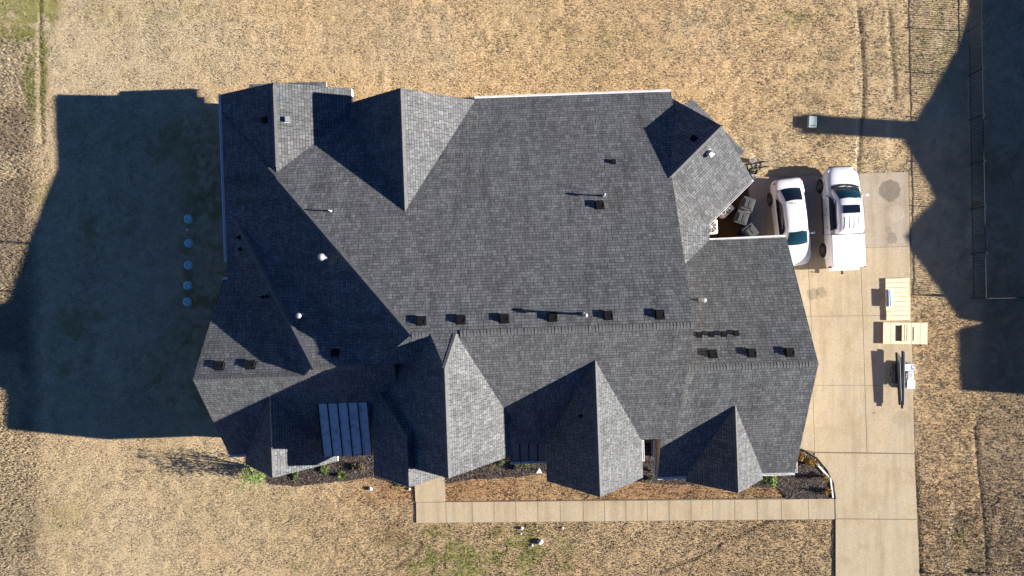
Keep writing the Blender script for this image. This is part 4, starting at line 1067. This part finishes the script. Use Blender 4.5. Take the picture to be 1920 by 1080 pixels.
def long_pile():
    # cartons underneath
    cart = noisy('carton_white', (.75, .75, .76), (.82, .82, .82), 4, .6, 0); tarp = noisy('dark_bag', (.02, .022, .03), (.06, .06, .07), 9, .4, .6, .03)
    def carton(px0, py0, px1, py1, z0, z1, m, label, name='carton', cat='carton', rz=0, extra=None):
        a, b = W(px0, py1, z1), W(px1, py0, z1); c = (a + b) / 2; o = empty(name, (c.x, c.y, z0), R(rz), label, cat)
        wx, wy = (b.x - a.x) / 2, (b.y - a.y) / 2
        bm = BM(); box(bm, -wx, -wy, 0, wx, wy, z1 - z0, bev=.012); obj('shell', bm, m, o)
        if extra: extra(o, wx, wy, z1 - z0)
        return o
    blue = mat('print_blue', (.02, .16, .5), .5); lb = mat('print_light', (.35, .6, .8), .5)
    def print_(o, wx, wy, h):
        bm = BM(); box(bm, .12 - .02, -wy * .7, h + .001, wx * .95, wy * .7, h + .004); obj('print_panel', bm, blue, o)
        bm = BM(); box(bm, .16, -.04, h + .0045, .24, .07, h + .006); box(bm, .28, -.04, h + .0045, .31, .07, h + .006); obj('print_mark', bm, cart, o)
        bm = BM(); box(bm, -wx * .6, -wy * .5, h + .001, -wx * .05, -wy * .1, h + .003); obj('print_stripe', bm, lb, o)
    carton(1696, 683, 1714, 695, .045, .35, cart, 'white carton with a blue printed panel beside the black metal lengths', extra=print_)
    def lab(o, wx, wy, h):
        bm = BM()
        for k in range(5): box(bm, -wx * .7, wy * (.7 - k * .22) - .012, h + .001, wx * (.4 if k % 2 else .7), wy * (.7 - k * .22) + .012, h + .003)
        obj('print_mark', bm, M_VENT, o)
    carton(1703, 697, 1713, 714, .045, .34, cart, 'narrow white carton with thin dark printing, directly below the blue printed one', extra=lab)
    carton(1701, 713.5, 1716, 729, .045, .32, cart, 'blank white carton lowest of the three cartons')
    # bags
    for px, py, sx, sy, rz, l in ((1679, 702, .20, .55, 5, 'crumpled dark sack under the left side of the black metal lengths'), (1698, 712, .12, .42, -4, 'crumpled dark sack between the black metal lengths and the white cartons')):
        q = W(px, py, .3); bm = BM()
        bmesh.ops.create_icosphere(bm, subdivisions=4, radius=1)
        for v in bm.verts:
            nn = v.co.copy(); k = 1 + .16 * math.sin(9 * nn.x + 3 * nn.y) * math.cos(7 * nn.y - nn.z * 5) + .08 * math.sin(21 * nn.y + 13 * nn.x)
            v.co = Vector((nn.x * sx * k, nn.y * sy * k, max(-.95, nn.z * k) * .17 + .165)); v.co = Matrix.Rotation(R(rz), 3, 'Z') @ v.co; v.co += Vector((q.x, q.y, .045))
        tag(obj('sack', bm, tarp, smooth=True), l, 'sack')
    q = W(1689, 700, .35); bm = BM()
    box(bm, -.35, -.55, 0, .22, .55, .33, bev=.02); o = obj('packing_crate', bm, mat('dark_crate', (.03, .03, .035), .7)); o.location = (q.x, q.y, .047); tag(o, 'low dark crate carrying the long black metal lengths', 'crate')
    # tubes
    gm = [M_BLACK, M_GALV]
    L1 = [((1681, 661), (1687, 759), .05, 'leftmost', 0), ((1686, 664), (1689.5, 752), .03, 'grey', 1), ((1689, 669), (1693.5, 755), .035, '', 0), ((1692.5, 658), (1691.5, 766), .045, '', 0), ((1696, 660), (1694.5, 760), .03, '', 1), ]
    labels = ['long black drip edge length, leftmost in the bundle on the dark crate', 'thin grey metal length just right of the leftmost black one', 'short black metal length in the centre of the bundle', 'longest black metal length, reaching lowest in the bundle', 'light grey metal length at the right side of the bundle']
    for (p0, p1, r, _, gi), lbl in zip(L1, labels):
        a, b = W(*p0, .44), W(*p1, .44); d = b - a; bm = BM()
        Mx = Matrix.Translation(a) @ d.normalized().to_track_quat('Y', 'Z').to_matrix().to_4x4()
        box(bm, -r, 0, -.05, r, d.length, -.03, M=Mx); box(bm, -r, 0, -.03, -r + .015, d.length, .03, M=Mx); box(bm, r - .015, 0, -.03, r, d.length, .03, M=Mx)
        box(bm, -.008, .01, -.03, .008, d.length - .01, .045, M=Mx)
        tag(obj('metal_length', bm, gm[gi]), lbl, 'metal profile', 'metal lengths lying on the dark crate')
    a, b = W(1685, 679, .22), W(1708, 681, .22); bm = BM(); cyl(bm, a, b, .06, n=12); tag(obj('roll', bm, M_BLACK), 'short black roll lying crosswise above the cartons', 'roll')
long_pile()
p = W(1638, 774); bm = BM(); box(bm, p.x - .05, p.y - .02, .046, p.x + .05, p.y + .02, .07, bev=.008); tag(obj('wood_scrap', bm, M_WOOD_D), 'tiny brown scrap lying alone on the concrete drive', 'scrap')

# ------------------------------------------------------------------ lids, utility box, stones, signs
M_TEAL = noisy('teal_plastic', (.27, .52, .50), (.44, .68, .66), 11, .5, 0)
ll = ['topmost', 'second', 'middle', 'fourth', 'lowest']
for k, (px, py) in enumerate(((352, 410), (353, 456), (352.5, 497), (351, 535), (350, 566))):
    q = W(px, py, .12); bm = BM(); M = Matrix.Translation((q.x, q.y, -.06)) @ Matrix.Rotation(R((2, -3, 1.5, 4, -2)[k]), 4, 'X') @ Matrix.Rotation(R((-2, 3, 4, -1, 2)[k]), 4, 'Y')
    lathe(bm, [(.25, 0), (.25, .14), (.22, .165), (.17, .17), (.165, .185), (.11, .187), (.105, .175), (.01, .178)], 28, M)
    tag(obj('access_lid', bm, M_TEAL), 'round teal tank lid in the shaded lawn, %s of the row of five' % ll[k], 'tank lid', 'teal tank lids in a row')
q = W(351, 431, .1); bm = BM(); lathe(bm, [(.06, -.05), (.06, .14), (.05, .16), (.01, .165)], 16, Matrix.Translation((q.x, q.y, 0))); tag(obj('cleanout_cap', bm, M_WHITE), 'tiny white pipe cap between the two topmost teal lids', 'pipe cap')
q = W(1524, 228, .25); o = empty('utility_box', (q.x, q.y, 0), R(-3), 'rounded grey utility box in the lawn at the tip of the chimney shadow', 'utility box')
M_UT = noisy('utility_grey', (.38, .45, .45), (.46, .53, .52), 5, .5, 0)
bm = BM(); box(bm, -.22, -.31, -.02, .22, .31, .16, bev=.05); obj('housing', bm, M_UT, o)
bm = BM(); box(bm, -.24, -.33, .165, .24, .33, .25, bev=.04); obj('lid', bm, M_UT, o)
bm = BM(); box(bm, -.10, -.25, .251, .16, -.21, .265); obj('handle', bm, M_BLACK, o)
M_STONE = noisy('white_stone', (.62, .62, .62), (.78, .78, .78), 8, .7, .3)
def stone(px, py, r, lbl):
    q = W(px, py); bm = BM(); bmesh.ops.create_icosphere(bm, subdivisions=2, radius=r)
    for v in bm.verts: v.co *= random.uniform(.8, 1.15); v.co.z = v.co.z * .8 + r * .4; v.co.x += q.x; v.co.y += q.y
    tag(obj('stone', bm, M_STONE), lbl, 'stone', 'white stones lying on the front lawn')
stone(1013, 1015, .17, 'largest white stone on the green patch of the front lawn'); stone(998, 1022, .06, 'tiny white stone just left of the largest one')
stone(978, 990, .10, 'white stone below the footpath, upper left of the largest one'); stone(977, 1001, .045, 'tiny white stone between two bigger white stones'); stone(1055, 990, .06, 'small white stone right under the footpath edge'); stone(1008, 995, .04, 'tiny white fleck of stone nearest below the footpath')
stone(695, 916, .11, 'white stone beside the mulch bed, left of the footpath end'); stone(768, 917, .07, 'small white stone at the foot of the entry gable')
for px, l in ((1804, 'white yard sign panel at the lower right edge of the lawn, nearer the drive'), (1899, 'white yard sign panel in the lower right corner of the lawn')):
    q = W(px, 1086, .6); o = empty('yard_sign', (q.x, q.y, 0), R(5), l, 'yard sign', 'white yard signs')
    bm = BM(); box(bm, -.18, .0, .35, .18, .02, .7); obj('panel', bm, M_WHITE, o)
    bm = BM(); box(bm, -.19, -.02, .68, .19, .22, .72, M=None); obj('top', bm, M_WHITE, o)
    bm = BM(); cyl(bm, (-.12, .01, -.05), (-.12, .01, .35), .01, n=6); cyl(bm, (.12, .01, -.05), (.12, .01, .35), .01, n=6); obj('stake', bm, M_GALV, o)
# downspout extension and white edging in the corner bed
def strip(p0, p1, r, label):
    a, b = W(*p0, .1), W(*p1, .1); d = b - a; bm = BM(); Mx = Matrix.Translation(a) @ d.normalized().to_track_quat('Y', 'Z').to_matrix().to_4x4()
    box(bm, -r, 0, -.07, r, d.length, .0, M=Mx, bev=.01); tag(obj('drain_pipe', bm, M_WHITE), label, 'drain pipe', 'white drain pipes in the corner bed')
strip((1530, 868), (1554, 895), .055, 'white flat drain pipe running diagonally through the corner mulch bed'); strip((1557, 896), (1562, 934), .045, 'white flat drain pipe along the curved rim of the corner bed')
a, b = W(1500, 843, .1), W(1528, 866, .1)
# bed edging
bm = BM(); pts = [(1484, 835), (1502, 841), (1529, 856), (1549, 879), (1562, 905), (1566, 935)]
for p0, p1 in zip(pts, pts[1:]):
    A, B_ = W(*p0), W(*p1); cyl(bm, (A.x, A.y, .06), (B_.x, B_.y, .06), .022, n=6)
tag(obj('bed_edging', bm, M_BLACK), 'thin black edging curving round the corner mulch bed', 'edging')
bm = BM(); A, B_ = W(727, 893), W(722, 908); 
q = W(1010, 885, .6); o = empty('white_bracket', (q.x, q.y, 0), R(30), 'small white bracket fixed at the left corner of the middle front gable', 'bracket')  # plain white bracket on a stem, not a lamp
bm = BM(); v = [bm.verts.new(c) for c in ((-.16, 0, .6), (.14, .16, .6), (.14, -.16, .6))]; v2 = [bm.verts.new(c) for c in ((-.16, 0, .54), (.14, .16, .54), (.14, -.16, .54))]
bm.faces.new(v[::-1]); bm.faces.new(v2); [bm.faces.new((v[i], v[(i + 1) % 3], v2[(i + 1) % 3], v2[i])) for i in range(3)]; obj('plate', bm, M_WHITE, o)
bm = BM(); cyl(bm, (0, 0, 0), (0, 0, .54), .02, n=8); obj('stem', bm, M_WHITE, o)

# ------------------------------------------------------------------ plants
def leafmat(name, a, b):
    m = mat(name, a, .55, spec=.3); n = N(m); x = n.noise(coords(n), 8, 3, .6)
    n.l(n.ramp(x.outputs[0], [(.35, a), (.65, b)]).outputs[0], n.b.inputs['Base Color'])
    n.b.inputs['Subsurface Weight'].default_value = 0
    return m
GL = leafmat('bright_leaf', (.10, .17, .04), (.24, .31, .10)); GD = leafmat('dull_leaf', (.06, .11, .03), (.14, .19, .06)); OR = leafmat('russet_leaf', (.16, .09, .02), (.34, .20, .03)); DG = leafmat('brown_leaf', (.10, .09, .05), (.2, .17, .10))
BARK = noisy('bark', (.08, .06, .04), (.14, .11, .08), 12, .9, .3)
def leaves(bm, c, rad, n, size, flat=.7, shell=.3):
    c = Vector(c)
    lumps = [Vector((random.gauss(0, .45), random.gauss(0, .45), random.gauss(0, .4))) for _ in range(9)]
    for _ in range(n):
        l = random.choice(lumps); d = Vector((random.gauss(0, 1), random.gauss(0, 1), random.gauss(0, 1))).normalized() * (random.random() ** .4) * .55
        q = l + d
        p = c + Vector((q.x * rad[0], q.y * rad[1], q.z * rad[2])); p.z = max(p.z, .03)
        s = size * random.uniform(.6, 1.4); a = Vector((random.uniform(-1, 1), random.uniform(-1, 1), random.uniform(-.7, .7))).normalized(); b = a.orthogonal().normalized(); b.rotate(Matrix.Rotation(random.uniform(0, 6.28), 3, a)); 
        v = [bm.verts.new(p + a * s), bm.verts.new(p + b * s * .45), bm.verts.new(p - a * s), bm.verts.new(p - b * s * .45)]; bm.faces.new(v)
def shrub(px, py, r, h, m, label, n=500, size=.04, name='shrub', cat='shrub', group='small shrubs in the mulch beds'):
    q = W(px, py, h * .6); o = empty(name, (q.x, q.y, 0), 0, label, cat, group)
    bm = BM(); leaves(bm, (0, 0, h * .55), (r, r, h * .5), n, size); obj('foliage', bm, m, o)
    bm = BM()
    for k in range(6):
        a = k * 1.05; cyl(bm, (0, 0, 0), (r * .5 * math.cos(a), r * .5 * math.sin(a), h * .6), .012, .005, n=5)
    obj('stem', bm, BARK, o)
# leaning small tree at the left front corner
q = W(478, 888, 0); o = empty('small_tree', (q.x + .4, q.y + .35, 0), 0, 'bushy green young tree half under the front left gable corner', 'tree')
bm = BM(); tips = []
for k in range(24):
    a = random.uniform(0, 6.28); r_ = random.uniform(.2, .8); h_ = random.uniform(.9, 2.5)
    mid = Vector((r_ * .4 * math.cos(a), r_ * .4 * math.sin(a), h_ * .5)); tip = Vector((r_ * math.cos(a), r_ * math.sin(a), h_)); cyl(bm, (0, 0, 0), mid, .025, .015, n=5); cyl(bm, mid, tip, .015, .005, n=5); tips += [tip, (tip + mid) / 2]
obj('stem', bm, BARK, o)
bm = BM()
for t in tips: leaves(bm, t, (.26, .26, .24), 26, .045)
leaves(bm, (-.1, -.35, .5), (.42, .5, .4), 620, .045)
obj('foliage', bm, GL, o)
shrub(640, 892, .30, .4, GL, 'bright green spiky plant in the front left mulch bed', 10)
o = [x for x in C.objects if x.name.startswith('shrub')][-1]
for ch in list(o.children):
    bpy.data.objects.remove(ch)
bm = BM()
for k in range(130):
    a = random.uniform(0, 6.28); ti = random.uniform(.15, 1.35); L = random.uniform(.28, .42); d = Vector((math.cos(a) * math.sin(ti), math.sin(a) * math.sin(ti), math.cos(ti))); s = Vector((-math.sin(a), math.cos(a), 0)) * .012
    v = [bm.verts.new(s), bm.verts.new(d * L * .6 + s * .9 + Vector((0, 0, .03))), bm.verts.new(d * L + Vector((0, 0, -.02))), bm.verts.new(d * L * .6 - s * .9 + Vector((0, 0, .03))), bm.verts.new(-s)]; bm.faces.new(v)
obj('foliage', bm, GL, o)
shrub(607, 882, .24, .4, GD, 'dull green low shrub left of the bright spiky plant', 420)
shrub(671, 878, .30, .45, DG, 'greyish green shrub right of the bright spiky plant, under the metal roof', 600)
shrub(555, 890, .2, .25, GD, 'small flat green plant against the front left gable', 260)
shrub(745, 910, .18, .12, GD, 'low green sprig at the foot of the entry gable', 90, .035)
for px, py, r, m, l in ((918, 872, .26, DG, 'brownish low shrub nearest the entry gable in the middle bed'), (938, 868, .24, GD, 'green shrub under the middle gutter, second from the entry gable'), (970, 874, .30, DG, 'wide brown shrub in front of the middle porch gutter'), (988, 868, .28, GD, 'green shrub nearest the middle front gable under the porch')):
    shrub(px, py, r, .42, m, l, 420)
shrub(1450, 900, .42, .75, leafmat('lime_leaf', (.14, .22, .04), (.30, .36, .10)), 'round lime green bush at the right front corner of the house', 1500, .045)
shrub(1499, 856, .26, .6, OR, 'russet shrub closest to the house corner in the corner bed', 700); shrub(1522, 866, .27, .6, OR, 'russet shrub beside the diagonal white drain pipe', 700)
shrub(1547, 897, .22, .55, OR, 'russet shrub where the two white drain pipes meet', 500); shrub(1552, 921, .20, .5, OR, 'russet shrub lowest in the corner bed', 420)
shrub(1219, 884, .2, .5, DG, 'small brownish plant in the gap between two front gables', 260)
shrub(1222, 898, .18, .3, GD, 'pale green plant below the gap between two front gables', 220)
